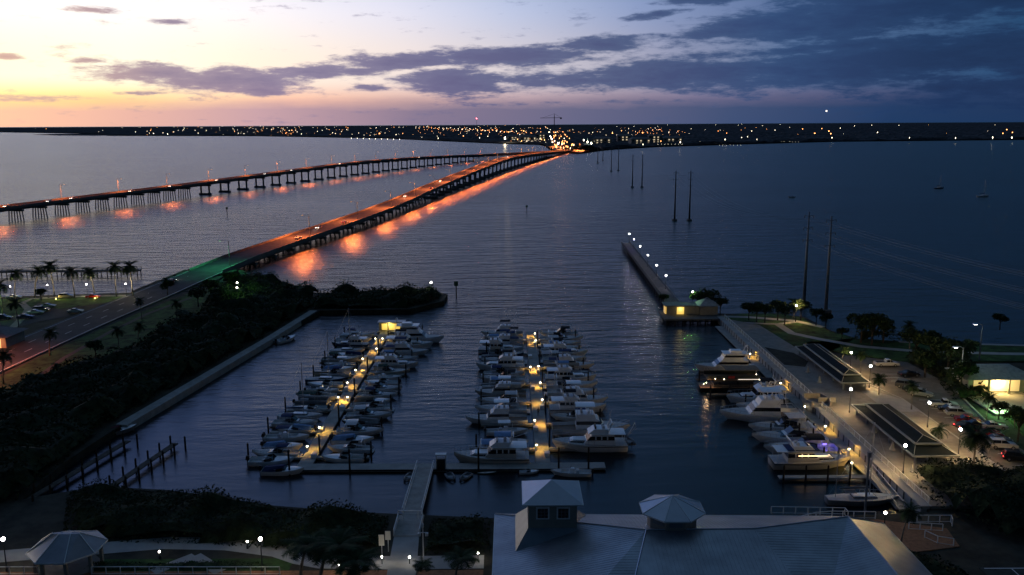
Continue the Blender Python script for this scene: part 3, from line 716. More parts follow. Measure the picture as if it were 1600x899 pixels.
def pontoon(cm=None):
    def f():
        t = thing('pontoon_boat', None, 'boat'); L, B = 7.2, 2.6
        for s in (-1, 1): MB().tube([(-.1, s * .9, .1), (L * .8, s * .9, .1), (L, s * .9, .35)], [.34, .34, .06], 8).build('pontoon', alu, t, True)
        MB().box(0, L * .95, -B / 2, B / 2, .42, .52).build('deck', deckm, t)
        MB().box(.3, L * .9, -B / 2, -B / 2 + .06, .52, 1.2).box(.3, L * .9, B / 2 - .06, B / 2, .52, 1.2).box(L * .9 - .06, L * .9, -B / 2 + .06, B / 2 - .06, .52, 1.2).build('side_panel', hgrey, t)
        for s in (-1, 1): MB().box(.8, 2.4, s * .85 - .3, s * .85 + .3, .52, .98).build('seat', c_white, t)
        posts_mb(1, 4.2, B * .9, .52, 2.6, .03).build('top_frame', alu, t); top_mb(.8, 4.4, B * .96, 2.55, .05, .15).build('bimini_top', cm or c_blue, t)
        outboard(t, 0, 0, .4); return t
    return f
PR = {}
def P(key, fn=None):
    if key not in PR: PR[key] = Proto(fn or KINDS[key][0])
    return PR[key]
KINDS = {
 'sf': (sportfisher(), 'white sport fisher with flybridge and outriggers'), 'sfn': (sportfisher(cm=c_navy, top=c_navy), 'white sport fisher with navy canvas tops'), 'sfb': (sportfisher(cm=c_black, top=c_black), 'white sport fisher with black bimini'),
 'sfc': (sportfisher(hm=cream, cm=c_tan, outr=False), 'cream flybridge cruiser with tan awning'),
 'cr': (cruiser(), 'white express cruiser with navy bimini'), 'crb': (cruiser(cm=c_blue, stripe=navy), 'white cruiser with light blue bimini'), 'crk': (cruiser(cm=c_black), 'cruiser with black top'), 'crw': (cruiser(cm=c_white), 'white cruiser with white canvas top'),
 'crg': (cruiser(cm=c_green, hm=cream), 'cream cruiser with dark green top'), 'crn': (cruiser(hm=navy, cm=c_tan), 'navy hulled cruiser with tan top'), 'cro': (cruiser(cover=False), 'white express cruiser, open cockpit and radar arch'),
 'tr': (trawler(cm=c_blue), 'white trawler yacht with light blue top'), 'trc': (trawler(cm=None, hm=cream, dink=True), 'cream trawler yacht with open flybridge'), 'trn': (trawler(hm=navy, cm=c_white), 'navy hulled trawler yacht with white top'), 'trk': (trawler(cm=c_black), 'white trawler yacht with black top'),
 'cc': (center_console(), 'white open fishing boat with hardtop'), 'ccn': (center_console(cm=c_navy), 'open fishing boat with navy top'), 'cco': (center_console(ttop=False, n=1), 'small open fishing boat without top'), 'ccd': (center_console(hm=hblack, cm=c_black, n=1), 'black open fishing boat'),
 'ru': (runabout(cover=False), 'small white runabout, uncovered'), 'run': (runabout(), 'runabout under navy cover'), 'rut': (runabout(cm=c_tan), 'runabout under tan cover'), 'ruk': (runabout(hm=hblack, cm=c_grey), 'black runabout under grey cover'), 'rub': (runabout(cm=c_blue), 'runabout under light blue cover'),
 'rur': (runabout(hm=hgrey, cm=c_wine), 'grey runabout under wine red cover'), 'sa': (sailboat(), 'white sailboat with tall bare mast'), 'san': (sailboat(hm=navy, cm=c_tan), 'navy sailboat with bare mast'), 'ke': (sailboat(cm=c_grey, mizzen=True, L=11.5, hm=hgrey), 'grey two masted sailboat'),
 'my': (motor_yacht(), 'large white motor yacht with two cabin decks'), 'myk': (motor_yacht(cm=c_black), 'large white motor yacht with black sun top'), 'po': (pontoon(), 'pontoon boat with light blue top'), 'pok': (pontoon(c_green), 'pontoon boat with dark green top')}
LEN = {'sf': 14.5, 'tr': 13.5, 'cr': 11, 'cc': 8.2, 'ru': 6.6, 'sa': 10.5, 'ke': 11.5, 'my': 18, 'po': 7.2}
SHORT = {'my': 'large white two deck yacht', 'cro': 'white express cruiser with arch', 'sa': 'sailboat with tall bare mast'}
def boat(kind, x, y, L, out, group, tail, desc=None, rz=0):
    """x is where the end nearest the dock lies; out = +1 lies towards +x of the dock, -1 towards -x; rz in degrees; bow away from dock when L > 0, bow at dock when L < 0"""
    fn, d = KINDS[kind]; base = LEN[kind[:2]]; s = abs(L) / base
    bow_away = L > 0
    if bow_away: px, a = x, 0 if out > 0 else PI
    else: px, a = x + out * abs(L), PI if out > 0 else 0
    rr = rnd.uniform(-.045, .045)
    return P(kind, fn).put((px, y, 0), a + rr + math.radians(rz), (s, s * (1 + .0 * s), max(s, .82)), label=(desc or d) + ', ' + tail, group=group)

# ------------------------------------------------------------------ marina docks
DZ = .55
AX, BX = -37.0, 5.4
def boat_dock(label, x, y0, y1, w, fingers):
    t = thing('boat_dock', label, 'dock', (x, y0, 0), group='floating boat docks')
    MB().box(-w / 2, w / 2, 0, y1 - y0, DZ - .45, DZ).build('walkway', concd, t)
    MB().box(-w / 2 - .06, -w / 2 - .003, 0, y1 - y0, DZ - .3, DZ - .05).box(w / 2 + .003, w / 2 + .06, 0, y1 - y0, DZ - .3, DZ - .05).build('edge_fender', blackr, t)
    for (s, y, L) in fingers: MB().box(min(s * w / 2 + s * .07, s * (w / 2 + L)), max(s * w / 2 + s * .07, s * (w / 2 + L)), y - y0 - .5, y - y0 + .5, DZ - .4, DZ - .02).build('finger_pier', concd, t)
    return t
fa = [(s, 149 + 13.2 * k, 9.5) for k in range(8) for s in (-1, 1)]
fb_ = [(s, 152.5 + 13.6 * k, 10.5) for k in range(7) for s in (-1, 1)]
boat_dock('long floating dock crowded with boats, the one nearer the bridges', AX, 145.7, 246, 2.6, fa)
boat_dock('long floating dock crowded with boats, in the middle of the basin', BX, 145.7, 245, 2.6, fb_)
md = thing('main_dock', 'cross dock joining both boat docks to the gangway', 'dock', (0, 144.3, 0))
MB().box(-38.4, 14.2, -1.4, 1.38, DZ - .45, DZ - .004).build('walkway', concd, md); MB().box(-38.4, 14.2, -1.46, -1.403, DZ - .3, DZ - .05).build('edge_fender', blackr, md)
MB().box(14.2, 16.3, -1.3, 1.3, DZ - .3, DZ + .05).build('end_platform', conc, md)
# piles
def pile_fn(): return MB().tube([(0, 0, -1.5), (0, 0, 3.0)], [.19, .17], 7).tube([(0, 0, 3.0), (0, 0, 3.3)], [.2, .03], 7).build('mooring_pile', pilem)
PILE = Proto(pile_fn)
def pile(x, y, label, group, sz=1): return PILE.put((x, y, 0), rnd.uniform(0, 3), (1, 1, sz), label=label, group=group, cat='pile')
for (cx, dn, yy0, st, nn, reach) in ((AX, 'dock nearer the bridges', 149, 13.2, 8, 11.2), (BX, 'middle dock', 152.5, 13.6, 7, 12.2)):
    for s, sn in ((-1, 'bridge'), (1, 'promenade')):
        for k in range(nn):
            pile(cx + s * reach, yy0 + st * k, 'dark mooring pile at the %s berth end, %s side of the %s' % (ORD[k], sn, dn), 'mooring piles in the basin', rnd.uniform(.9, 1.2))
for k in range(6): pile(AX + 1.6, 150 + 18 * k, 'tall dark guide pile, %s from gangway along the dock nearer the bridges' % ORD[k], 'dock guide piles', 1.35)
for k in range(5): pile(BX + 1.6, 156 + 19 * k, 'tall dark guide pile, %s from gangway along the middle dock' % ORD[k], 'dock guide piles', 1.2)
for k, x in enumerate((-38.9, -28.5, -6, 8, 13.2)): pile(x, 142.4 if k else 141.8, 'dark guide pile in front of the cross dock, %s from the bridge end' % ORD[k], 'cross dock piles', 1.45)
# boats, dock A
gA, gB, gW = 'boats berthed at the dock nearer the bridges', 'boats berthed at the middle dock', 'boats berthed along the promenade wall'
AL = [('cr', 150.5, 8.6), ('ru', 146.9, -8), ('rub', 154.2, -7.5), ('ccn', 159, -8.6), ('rub', 163.2, 7.6), ('cr', 167.2, -9.2), ('sa', 171.6, -9.4), ('ru', 176, 7.4), ('pok', 180.4, -8), ('cro', 184.8, 9), ('cco', 188.8, -7.6), ('ru', 193.2, 8.2),
      ('san', 197.4, -9.6), ('cr', 202, 9), ('rub', 206.2, -7.4), ('cc', 210.6, 8), ('crg', 215, -9.6), ('run', 219.4, 7.6), ('sa', 224, -9.4), ('trn', 229.4, 10), ('crw', 235, -10), ('cr', 240.6, -9.8)]
AR = [('ru', 148.3, -7.6), ('cro', 152.6, -8.2), ('rub', 157.4, 8), ('crw', 162.2, 9.2), ('ruk', 166.8, -7.8), ('crw', 171.4, 9.6), ('cro', 176.2, -8.8), ('rut', 180.6, 8), ('cr', 185.2, 9), ('cro', 189.8, 9.4), ('ru', 194.2, -8), ('cco', 198.6, 8.2), ('crg', 203.2, 9.6),
      ('tr', 209, 11), ('crk', 215, 10.5), ('sfn', 221.4, 12.5), ('trk', 228, 13), ('my', 235.2, 15.5)]
BL = [('crb', 150.3, -11), ('cc', 155.6, -8), ('cc', 161.6, -8.2), ('sf', 168.4, 12.6), ('crk', 174.6, 11), ('crw', 180, 10.6), ('sfc', 185.6, 11.4), ('crb', 191.4, -10), ('crk', 196.4, 11), ('cr', 201.4, -10), ('trk', 207, 12), ('crw', 212.6, 11),
      ('crn', 218, -11), ('tr', 223.8, -12), ('sfn', 230, 12), ('cr', 235.6, 10.6), ('sfb', 241.6, 12)]
BR = [('sf', 162.6, 15.4), ('cr', 169.6, -9), ('trk', 174.6, 12), ('sf', 180.4, 13), ('crk', 186.4, 11.2), ('cro', 191.6, 11.8), ('tr', 197, 12), ('crn', 202.4, -10.6), ('sfn', 208, 12.6), ('crw', 213.6, 11), ('trk', 219, 12), ('crb', 224.6, 10.6), ('crw', 229.8, 11), ('cro', 235, 12), ('crk', 240.6, -11)]
for lst, cx, out, g, tl in ((AL, AX, -1, gA, '%s from gangway, bridge side, dock nearer the bridges'), (AR, AX, 1, gA, '%s from gangway, promenade side, dock nearer the bridges'), (BL, BX, -1, gB, '%s from gangway, bridge side, middle dock'), (BR, BX, 1, gB, '%s beyond the trawler, promenade side, middle dock')):
    for k, (kd, y, L) in enumerate(lst):
        boat(kd, cx + out * (1.3 + 1.1), y, L, out, g, tl % ORD[k], desc=SHORT.get(kd))
# individually placed boats
tw = P('trB', trawler(cm=c_blue, hm=cream)).put((BX - 1.9 - .6, 148.0 - .6, 0), PI, 1.0, label='cream and white trawler, light blue bimini, nearest the gangway on the middle dock', group=gB)
t2 = P('trD', trawler(cm=None, dink=False)).put((BX + 1.9 + 14, 153.6, 0), PI, (1.03, 1.03, 1.03), label='white trawler with folded black bimini, bow against the middle dock, dinghy on stern', group=gB)
MB().tube([(-.2, 0, 2.5), (-1.6, .9, 4.6), (-1.6, -.9, 4.6), (-.2, 0, 2.5)], .05, 4).build('davit', steel, t2)
P('dg', dinghy()).put((BX + 16.7, 152.3, 1.05), PI / 2 + .1, 1.05, label='grey inflatable dinghy hung on the stern of the white trawler', cat='dinghy', group='inflatable dinghies')
boat('run', -43.9, 142.6, 7.4, 1, gA, 'alone before the end of the cross dock', desc='white boat under navy cover')
for k, (x, rz) in enumerate(((-17.6, 1.35), (-11.2, 1.9), (-7.6, 1.15))):
    P('dg').put((x, 141.6, 0), rz + PI, 1, label='grey inflatable dinghy tied to the cross dock, %s from the gangway' % ORD[k], cat='dinghy', group='inflatable dinghies')
P('kayak', kayak).put((-6.2, 142.0, 0), .06, .8, label='slim green kayak tied against the cross dock beside a pile', cat='kayak')
P('skiff', runabout(cover=False)).put((1.1, 142.1, 0), .05, .52, label='tiny white skiff tied against the cross dock near the middle dock', cat='skiff')
o = P('ccM', center_console(cm=c_navy, ttop=False, n=1)).put((13.6, 141.1, 0), PI - .06, .86, label='white speedboat tied to the near side of the cross dock end', group=gB)
# sea wall boats
XW = 60.2
WALL = [('my', 204.5, 14.8, 'tall blue-white motor yacht, farthest along the promenade wall'), ('trk', 180.8, 13.0, 'pale trawler yacht just past the excursion boat'), ('crb', 174.9, 12.2, 'white cruiser with light blue top, second past the excursion boat'), ('sf', 169.2, 17.0, 'long sport fisher with enclosed bridge and bow pulpit'), ('crw', 162.6, 13.2, 'sleek white express cruiser with pale canvas'),
        ('cro', 156.6, 14.0, 'long white cruiser with dark side windows'), ('crk', 150.4, 13.4, 'white cruiser with black top and purple deck glow')]
for k, (kd, y, L, ds) in enumerate(WALL):
    boat(kd, XW - .6, y, L, -1, gW, 'promenade wall berth', desc=ds, rz=0)
wl = P('trW', trawler(cm=None, hm=cream, mastf=False, L=14)).put((45.8, 144.8, 0), 0, 1, label='cream motor yacht with warm light strip along its cabin, by the finger pier', group=gW)
MB().box(4.2, 9.4, -1.86, -1.80, 2.55, 2.68).build('light_strip', e_led, wl)
MB().tbox(2.4, 8, 3.1, 3.46, 3.55, .0, .0, .0).build('awning', c_navy, wl)
pl = bpy.data.lights.new('purple_lamp', 'POINT'); pl.energy = 60; pl.color = (.2, .12, 1); pl.shadow_soft_size = .2
plo = bpy.data.objects.new('purple_lamp', pl); COL.objects.link(plo); plo.location = (57.6, 149.8, 2.2)
pt = MB().box(-.35, .35, -.1, .1, 0, .12).build('deck_light', e_purp, loc=(57.6, 151.4, 1.5)); tag(pt, 'purple deck light glowing at the stern of the black topped cruiser', 'light')
ke = P('ke', KINDS['ke'][0]).put((50.2, 129.6, 0), 0, (1.02, 1.02, 1.0), label='grey two masted sailboat moored just off the white fence by the ramp', group=gW)
# charter boat with string lights
ch = thing('excursion_boat', 'dark double deck excursion boat strung with small bulbs', 'boat', (42.6, 190, 0), 0, gW)
hull_mb(17.5, 4.8, 1.0, .8, .92, .25).build('hull', hblack, ch, True); deck_mb(17.5, 4.8, 1.0, 0, .99, 0, .92, .25).build('deck', teak, ch)
MB().tbox(3, 12, 3.8, 1, 2.9, .1, .1, .05).build('cabin', wood, ch); winband(ch, 3, 12, 3.8, 1, 2.9, 1.7, 2.5, .1, .1, .05)
MB().box(1.5, 13.5, -2.1, 2.1, 2.92, 3.04).build('upper_deck', teak, ch); posts_mb(2, 13, 4, 3, 5.0).build('top_frame', darkm, ch); top_mb(5.5, 13.2, 4.2, 5.0, .08, .1).build('awning', c_tan, ch)
MB().box(1.5, 13.5, -2.1, -2.06, 3.04, 3.9).box(1.5, 13.5, 2.06, 2.1, 3.04, 3.9).build('rail', darkm, ch)
MB().box(6.2, 7.6, -2.16, -2.11, 3.2, 3.8).build('red_banner', mat('banner_red', (.5, .04, .03), .7), ch)
MB().box(8.4, 13.5, -2.17, -2.12, 2.93, 3.0).build('light_strip', em('strip_soft', (1, .85, .7), 1.5), ch)
for x, z in ((3.2, 3.2), (5.2, 3.1), (13.2, 3.0), (12.4, 4.2), (1.2, 2.3), (.6, 2.0)): MB().ball((x, -2.3, z), .09, n=6).build('bulb', e_warm, ch)
light(ch, 0, 120, (1, .6, .3), .2, loc=(1.4, -2.4, 2.4))
# finger pier boats off the wall
for k, (y, L) in enumerate(((196, 17), (184.4, 17), (177.8, 11), (159.6, 11), (147, 10.5), (138.6, 15))):
    fp = thing('finger_pier', 'narrow finger pier off the promenade wall, %s from the far end' % ORD[k], 'pier', (60.3, y, 0), 0, 'finger piers along the promenade wall')
    MB().box(-L, 0, -.65, .65, DZ - .1, DZ + .12).build('deck', wood if k < 5 else concd, fp)
    for j in range(4):
        pile(60.3 - L + .5 + j * L / 4, y - .95, 'dark pile on the promenade finger pier %s from the far end, %s from its tip' % (ORD[k], ORD[j]), 'piles of the promenade finger piers', .95)
# far boats in the bay
for (px, py, kd, L, ds) in ((1527, 308, 'sa', 11, 'white sailboat anchored alone on the dark bay'), (1460, 295, 'san', 10, 'dim dark sailboat anchored on the dark bay'), (1233, 309, 'ru', 6, 'tiny dark skiff adrift on the bay beyond the power poles')):
    gx, gy = G(px, py); P(kd, KINDS[kd][0]).put((gx, gy, 0), .2, L / LEN[kd[:2]], label=ds)
gx, gy = G(424, 538); P('ru').put((gx + 1.5, gy, 0), 1.05, 1.15, label='small grey boat tied up at the mangrove sea wall')
gx, gy = G(163, 690); P('rur').put((gx - 2, gy + 2, 0), .7, 1.1, label='wine red covered boat tucked under the mangroves by the old dock')

# ------------------------------------------------------------------ walls, walkways, fences
bw = thing('sea_wall', 'straight concrete sea wall in front of the dark mangrove bank', 'wall', (0, 0, 0))
def wall_line(pts, w, z0, z1_, name, m, par):
    for a, b in zip(pts, pts[1:]):
        a, b = Vector(a), Vector(b); d = (b - a); L = d.length; ang = math.atan2(d.y, d.x)
        MB().box(0, L, -w / 2, w / 2, z0, z1_, rz=ang, c=(a.x, a.y)).build(name, m, par)
wall_line([BANK[0], BANK[1]], 2.4, -1, 1.56, 'wall', concd, bw); wall_line([BANK[1], BANK[2]], 2.4, -1, 1.58, 'wall', concd, bw)
pw = thing('sea_wall', 'pale promenade sea wall with lower walkway beside the berthed boats', 'wall', (0, 0, 0))
MB().box(62.6, 64.0, 124, 256.5, -1.5, 1.98).build('wall', conc, pw); MB().box(62.4, 64.2, 123.8, 256.8, 1.983, 2.1).build('coping', conc, pw)
MB().box(60.3, 62.597, 126, 250, .35, .62).build('lower_walkway', concd, pw)
fm_ = MB()
for k in range(50): fm_.box(62.5, 62.598, 127 + k * 2.55, 127.25 + k * 2.55, .0, 1.95)
fm_.build('wall_fender', darkm, pw)
sheet('promenade', [(64.2, 124), (83, 124), (83, 176), (76, 200), (72, 245), (64.2, 254)], 2.02, pave, .52)
def fence(name, label, pts, z, h=1.1, step=2.4, m=None, rails=(1.0, .12), cat='fence', infill=True, zf=None):
    t = thing(name, label, cat, (pts[0][0], pts[0][1], z)); o = Vector((pts[0][0], pts[0][1])); m = m or whitep
    zz = zf or (lambda p: 0)
    n = 0
    for a, b in zip(pts, pts[1:]):
        a, b = Vector(a) - o, Vector(b) - o; d = b - a; L = d.length; k = max(1, round(L / step))
        za, zb = zz(a + o), zz(b + o)
        for i in range(k + (1 if b + o == Vector(pts[-1]) else 0)):
            p = a + d * i / k; zp = za + (zb - za) * i / k
            if n < 98: MB().box(p.x - .05, p.x + .05, p.y - .05, p.y + .05, zp, zp + h).build('post', m, t)
            n += 1
        r = MB(); r.tube([(a.x, a.y, za + h * rails[0] + .03), (b.x, b.y, zb + h * rails[0] + .03)], .055, 4)
        r.build('top_rail', m, t)
        r = MB(); r.tube([(a.x, a.y, za + .14), (b.x, b.y, zb + .14)], .03, 4); r.build('bottom_rail', m, t)
        if infill:
            r = MB(); q = int(L / .5); nn = Vector((-d.y, d.x)).normalized() * .012
            for i in range(1, q):
                p = a + d * i / q; zp = za + (zb - za) * i / q; u = d.normalized() * .012
                r.box(p.x - .014, p.x + .014, p.y - .014, p.y + .014, zp + .15, zp + h - .02)
            r.build('balusters', m, t)
    return t
fence('railing', 'long white railing along the edge of the lit promenade', [(64.0, 124.5), (64.0, 171)], 2.1, step=2.4)
fence('railing', 'long white railing along the wall beyond the brick lookout, towards the fishing pier', [(64.0, 177), (64.0, 254)], 2.1, step=2.4)
fence('fence', 'white fence along the waterfront path between gazebo and palms', [G(143, 893, 2), G(437, 893, 2)], 1.52, step=1.95, infill=False)
fence('fence', 'short white fence on the bridge side of the gazebo', [G(-120, 893, 2), G(60, 893, 2)], 1.52, step=1.95, infill=False)
fence('fence', 'white curved fence behind the metal roof near the small sailboat', [G(1205, 798, 2), G(1320, 800, 2), G(1325, 806, 2)], 1.52, step=1.8, infill=False)
fence('fence', 'white curved fence on the terrace in front of the small sailboat', [G(1250, 812, 2.5), G(1275, 806, 2.5), G(1300, 804, 2.5), G(1368, 805, 2.5)], 1.9, step=1.8, infill=False)
fence('fence', 'white zigzag fence at the top of the access ramp', [G(1433, 812, 2), G(1486, 812, 2), G(1488, 818, 2)], 1.55, step=1.8, infill=False)
fence('fence', 'white zigzag fence at the middle of the access ramp', [G(1420, 823, 2), G(1473, 826, 2)], 1.55, step=1.8, infill=False)
fence('fence', 'white zigzag fence at the bottom of the access ramp', [G(1445, 836, 2), G(1465, 845, 2), G(1490, 849, 2)], 1.55, step=1.8, infill=False)
# lookout with brick planter on the promenade
lk = thing('lookout', 'pale brick lookout bulging from the promenade wall', 'lookout', (64.2, 174, 2.0))
MB().slab([(-2.2, -3), (1.6, -3), (2.4, 0), (1.6, 3), (-2.2, 3), (-3, 0)], -1.2, .12).build('floor', pave, lk)
for a, b in (((-2.2, -3), (1.6, -3)), ((1.6, -3), (2.4, 0)), ((2.4, 0), (1.6, 3)), ((1.6, 3), (-2.2, 3)), ((-2.2, 3), (-3, 0)), ((-3, 0), (-2.2, -3))):
    a, b = Vector(a), Vector(b); d = b - a; MB().box(0.05, d.length - .05, -.18, .18, .12, 1.15, rz=math.atan2(d.y, d.x), c=(a.x, a.y)).build('parapet', stucco, lk)
# ------------------------------------------------------------------ gangway
gw = thing('gangway', 'sloping gangway with white side rails down to the cross dock', 'gangway', (-15.4, 118, 0))
def slope_box(mb, x0, x1, ya, yb, za, zb, t, m=0): mb.frus([(x0, ya, za - t), (x1, ya, za - t), (x1, yb, zb - t), (x0, yb, zb - t)], [(x0, ya, za), (x1, ya, za), (x1, yb, zb), (x0, yb, zb)], m); return mb
slope_box(MB(), -1.4, 1.4, 4.6, 25.6, 1.7, .85, .2).build('ramp', alu if False else concd, gw)
for s in (-1, 1):
    r = MB(); r.tube([(s * 1.45, 4.6, 2.8), (s * 1.45, 25.6, 1.95)], .07, 5); r.tube([(s * 1.45, 4.6, 1.75), (s * 1.45, 25.6, .9)], .06, 5)
    r.build('rail', whitep, gw); r = MB()
    for k in range(15):
        y = 4.6 + 1.5 * k; z = 1.7 - .85 * (y - 4.6) / 21; r.tube([(s * 1.45, y, z), (s * 1.45, y, z + 1.08)], .035, 4)
        if k < 14: r.tube([(s * 1.45, y, z + .05), (s * 1.45, y + 1.5, z + 1.0)], .02, 3)
    r.build('rail_posts', whitep, gw)
MB().box(-1.9, 1.9, -2.2, 4.58, .9, 1.68).build('landing', concd, gw)
gt = MB(); [gt.box(x - .06, x + .06, 3.0, 3.12, 1.68, 3.1) for x in (-1.8, -1.1, 1.1, 1.8)]; gt.box(-1.86, 1.86, 3.0, 3.12, 3.0, 3.12); gt.build('gate', whitep, gw)
for s in (-1, 1): MB().box(s * 1.85 - .04, s * 1.85 + .04, -2.2, 3.0, 1.68, 2.7).build('side_panel', whitep, gw)
gb = thing('gangway_gantry', 'white frame with dark roof where gangway meets the cross dock', 'gantry', (-12.6, 143.2, DZ))
MB().box(-.9, -.75, -.1, .1, 0, 2.6).box(.75, .9, -.1, .1, 0, 2.6).build('post', whitep, gb); MB().box(-.95, .95, -.5, .5, 2.6, 2.75).build('roof', whitep, gb); MB().box(-.7, .7, -.4, .4, 0, 1.9).build('cabinet', darkm, gb)
sheet('walkway', [G(604, 899, 1.6), G(650, 899, 1.6), (-13.6, 116), (-17.2, 116)], 1.6, conc, .2)
# old docks with piles, bottom left
for nm, a, b, q in (('weathered dock running out from the mangroves, nearest the sea wall end', G(200, 688, 1), G(30, 788, 1), 8), ('weathered dock with tall piles standing in open water', G(274, 692, 1), G(176, 758, 1), 6)):
    a, b = Vector(a), Vector(b); d = b - a; ang = math.atan2(d.y, d.x)
    t = thing('old_dock', nm, 'dock', (a.x, a.y, 0), ang, 'old wooden docks')
    MB().box(0, d.length, -.6, .6, .75, .95).build('deck', wood, t)
    for k in range(q):
        for s in (-1, 1):
            c = Vector((a.x, a.y)) + d * (k + .1) / (q - .8); n = Vector((-d.y, d.x)).normalized() * s * (.75 if s < 0 else 2.2)
            pile(c.x + n.x, c.y + n.y, '%s pile from the tip, %s of the %s' % (ORD[k].capitalize().lower(), 'shore side' if s > 0 else 'basin side', 'old dock nearest the sea wall' if q == 8 else 'old dock in open water'), 'piles of the old docks', .78)
# ------------------------------------------------------------------ fishing piers
def pier(name, label, pts, w, z, m, cat='pier', step=6):
    t = thing(name, label, cat, (pts[0][0], pts[0][1], 0)); o = Vector(pts[0]); n = 0
    for a, b in zip(pts, pts[1:]):
        a, b = Vector(a) - o, Vector(b) - o; d = b - a; ang = math.atan2(d.y, d.x); L = d.length
        MB().box(0, L, -w / 2, w / 2, z - .35, z, rz=ang, c=(a.x, a.y)).build('deck', m, t)
        for s in (-1, 1):
            r = MB(); r.box(0, L, s * w / 2 - .06, s * w / 2 + .06, z + .98, z + 1.08, rz=ang, c=(a.x, a.y)); r.box(0, L, s * w / 2 - .03, s * w / 2 + .03, z + .5, z + .56, rz=ang, c=(a.x, a.y))
            for k in range(int(L / 2)): r.box(k * 2, k * 2 + .1, s * w / 2 - .05, s * w / 2 + .05, z + .001, z + .98, rz=ang, c=(a.x, a.y))
            r.build('railing', m, t)
        for k in range(int(L / step) + 1):
            for s in (-1, 1):
                u = d.normalized() * (k * step + .4); nn = Vector((-d.y, d.x)).normalized() * s * w * .42
                if n < 96: MB().tube([(a.x + u.x + nn.x, a.y + u.y + nn.y, -1), (a.x + u.x + nn.x, a.y + u.y + nn.y, z - .35)], .2, 5).build('pile', pilem, t)
                n += 1
    return t
pier('fishing_pier', 'long lit fishing pier reaching into the bay from the restroom platform', [(55.6, 419), (51.8, 262)], 4.0, 2.4, mat('pier_deck', (.13, .125, .13), .9, var=.3, scale=.8))
pier('old_pier', 'dark old wooden pier behind the row of palms', [(-151, 346), (-260, 343)], 4.2, 2.4, wood, step=4)
sheet('pier_platform', [(46, 254), (63.8, 254), (63.8, 270), (60, 272), (46, 266)], 1.9, mat('platform', (.16, .16, .15), .9), .5)
mb = MB()
for k in range(8): mb.tube([(47 + 2.3 * k, 254.8, -1), (47 + 2.3 * k, 254.8, 1.4)], .25, 6)
for k in range(8): mb.tube([(47 + 2.3 * k, 262, -1), (47 + 2.3 * k, 262, 1.4)], .25, 6)
struct('platform_footing', mb, pilem)
# restroom hut on the platform
ht = thing('pier_house', 'small pale pier house with lit doorways and pyramid roof', 'building', (57.2, 262, 1.9))
MB().box(-9.5, 0.6, -1.6, 3.4, 0, 2.6).box(.6, 6, -2.6, 3.4, 0, 2.6).build('wall', stucco, ht)
MB().box(-10.2, .9, -2.2, 4, 2.603, 2.85).build('flat_roof', c_grey, ht)
MB().frus([(0, -3.2, 2.85), (6.6, -3.2, 2.85), (6.6, 4, 2.85), (0, 4, 2.85)], [(3.1, .3, 4.9), (3.4, .3, 4.9), (3.4, .5, 4.9), (3.1, .5, 4.9)]).build('roof', mat('roof_pale', (.32, .33, .33), .5), ht)
MB().box(-6.4, -4.2, -1.68, -1.603, 0.1, 2.3).build('doorway', e_yel, ht); MB().box(-9.9, -9.56, -1.2, 1.6, 0.1, 2.3).build('side_doorway', em('dim_opening', (1, .6, .1), .5), ht)
light(ht, 0, 30, (1, .75, .25), .2, loc=(-5.3, -2.4, 1.8))
# ------------------------------------------------------------------ main building
roof_m = mat('metal_roof', (.27, .30, .33), .4, .5, var=.25, scale=.22, bump=.02)
roof_c = mat('cupola_roof', (.36, .40, .45), .38, .6, var=.06, scale=.8)
def seams(mb, a, b, c, d, n, r=.03):
    for i in range(n + 1):
        t = i / n; p = Vector(a).lerp(Vector(b), t); q = Vector(d).lerp(Vector(c), t)
        mb.tube([p + Vector((0, 0, r * .5)), q + Vector((0, 0, r * .5))], r, 3)
hb = thing('waterfront_hall', 'large hall with pale metal hip roofs and two cupolas nearest the camera', 'building', (0, 0, 0))
a_, ne0, ne = (-2.5, 111.6, 7), (43.7, 110.4, 7), (49.8, 108.0, 7)
c_, d_, e_ = (16.3, 98.5, 11), (29.7, 98.7, 11), (42.3, 101.8, 11)
sw, se, sp_, v_ = (-2.5, 70, 7), (49.8, 70, 7), (42.3, 70, 11), (33.2, 84, 8.6)
s1, s2 = (8, 70, 7), (30, 70, 7)
F = MB(); P_ = [a_, ne0, ne, c_, d_, e_, sw, se, sp_, v_, s1, (33.2, 70, 8.6)]
F.add(P_, [(0, 3, 6), (0, 1, 4), (0, 4, 3), (1, 2, 5), (1, 5, 4), (3, 10, 6), (3, 4, 9), (3, 9, 10), (9, 11, 10), (4, 5, 9), (5, 8, 11), (5, 11, 9), (2, 7, 8), (2, 8, 5)])
rc = MB()
for p, q in ((a_, c_), (c_, d_), (d_, e_), (e_, ne), (e_, sp_), (c_, s1)): rc.tube([Vector(p) + Vector((0, 0, .03)), Vector(q) + Vector((0, 0, .03))], .09, 5)
rc.build('ridge_cap', roof_c, hb)
sm = F
def grid_on(tri, direction, step, lo, hi, n):
    """standing seams on the plane of three points, clipped to the triangle"""
    A, B, C = [Vector(p) for p in tri]; nrm = (B - A).cross(C - A).normalized()
    if nrm.z < 0: nrm = -nrm
    ax = 0 if direction == 'y' else 1
    for i in range(n):
        k = lo + step * i; hits = []
        for p, q in ((A, B), (B, C), (C, A)):
            if (p[ax] - k) * (q[ax] - k) < 0: t = (k - p[ax]) / (q[ax] - p[ax]); hits.append(p.lerp(q, t))
        if len(hits) == 2: sm.tube([h + nrm * .006 for h in hits], .014, 3, cap=False)
grid_on((a_, c_, sw), 'x', .5, 70.2, 0, 84)
grid_on((a_, ne0, d_), 'y', .5, -2.4, 0, 96); grid_on((a_, d_, c_), 'y', .5, -2.4, 0, 96)
for tri in ((c_, s1, sw),): grid_on(tri, 'x', .5, 70.2, 0, 84)
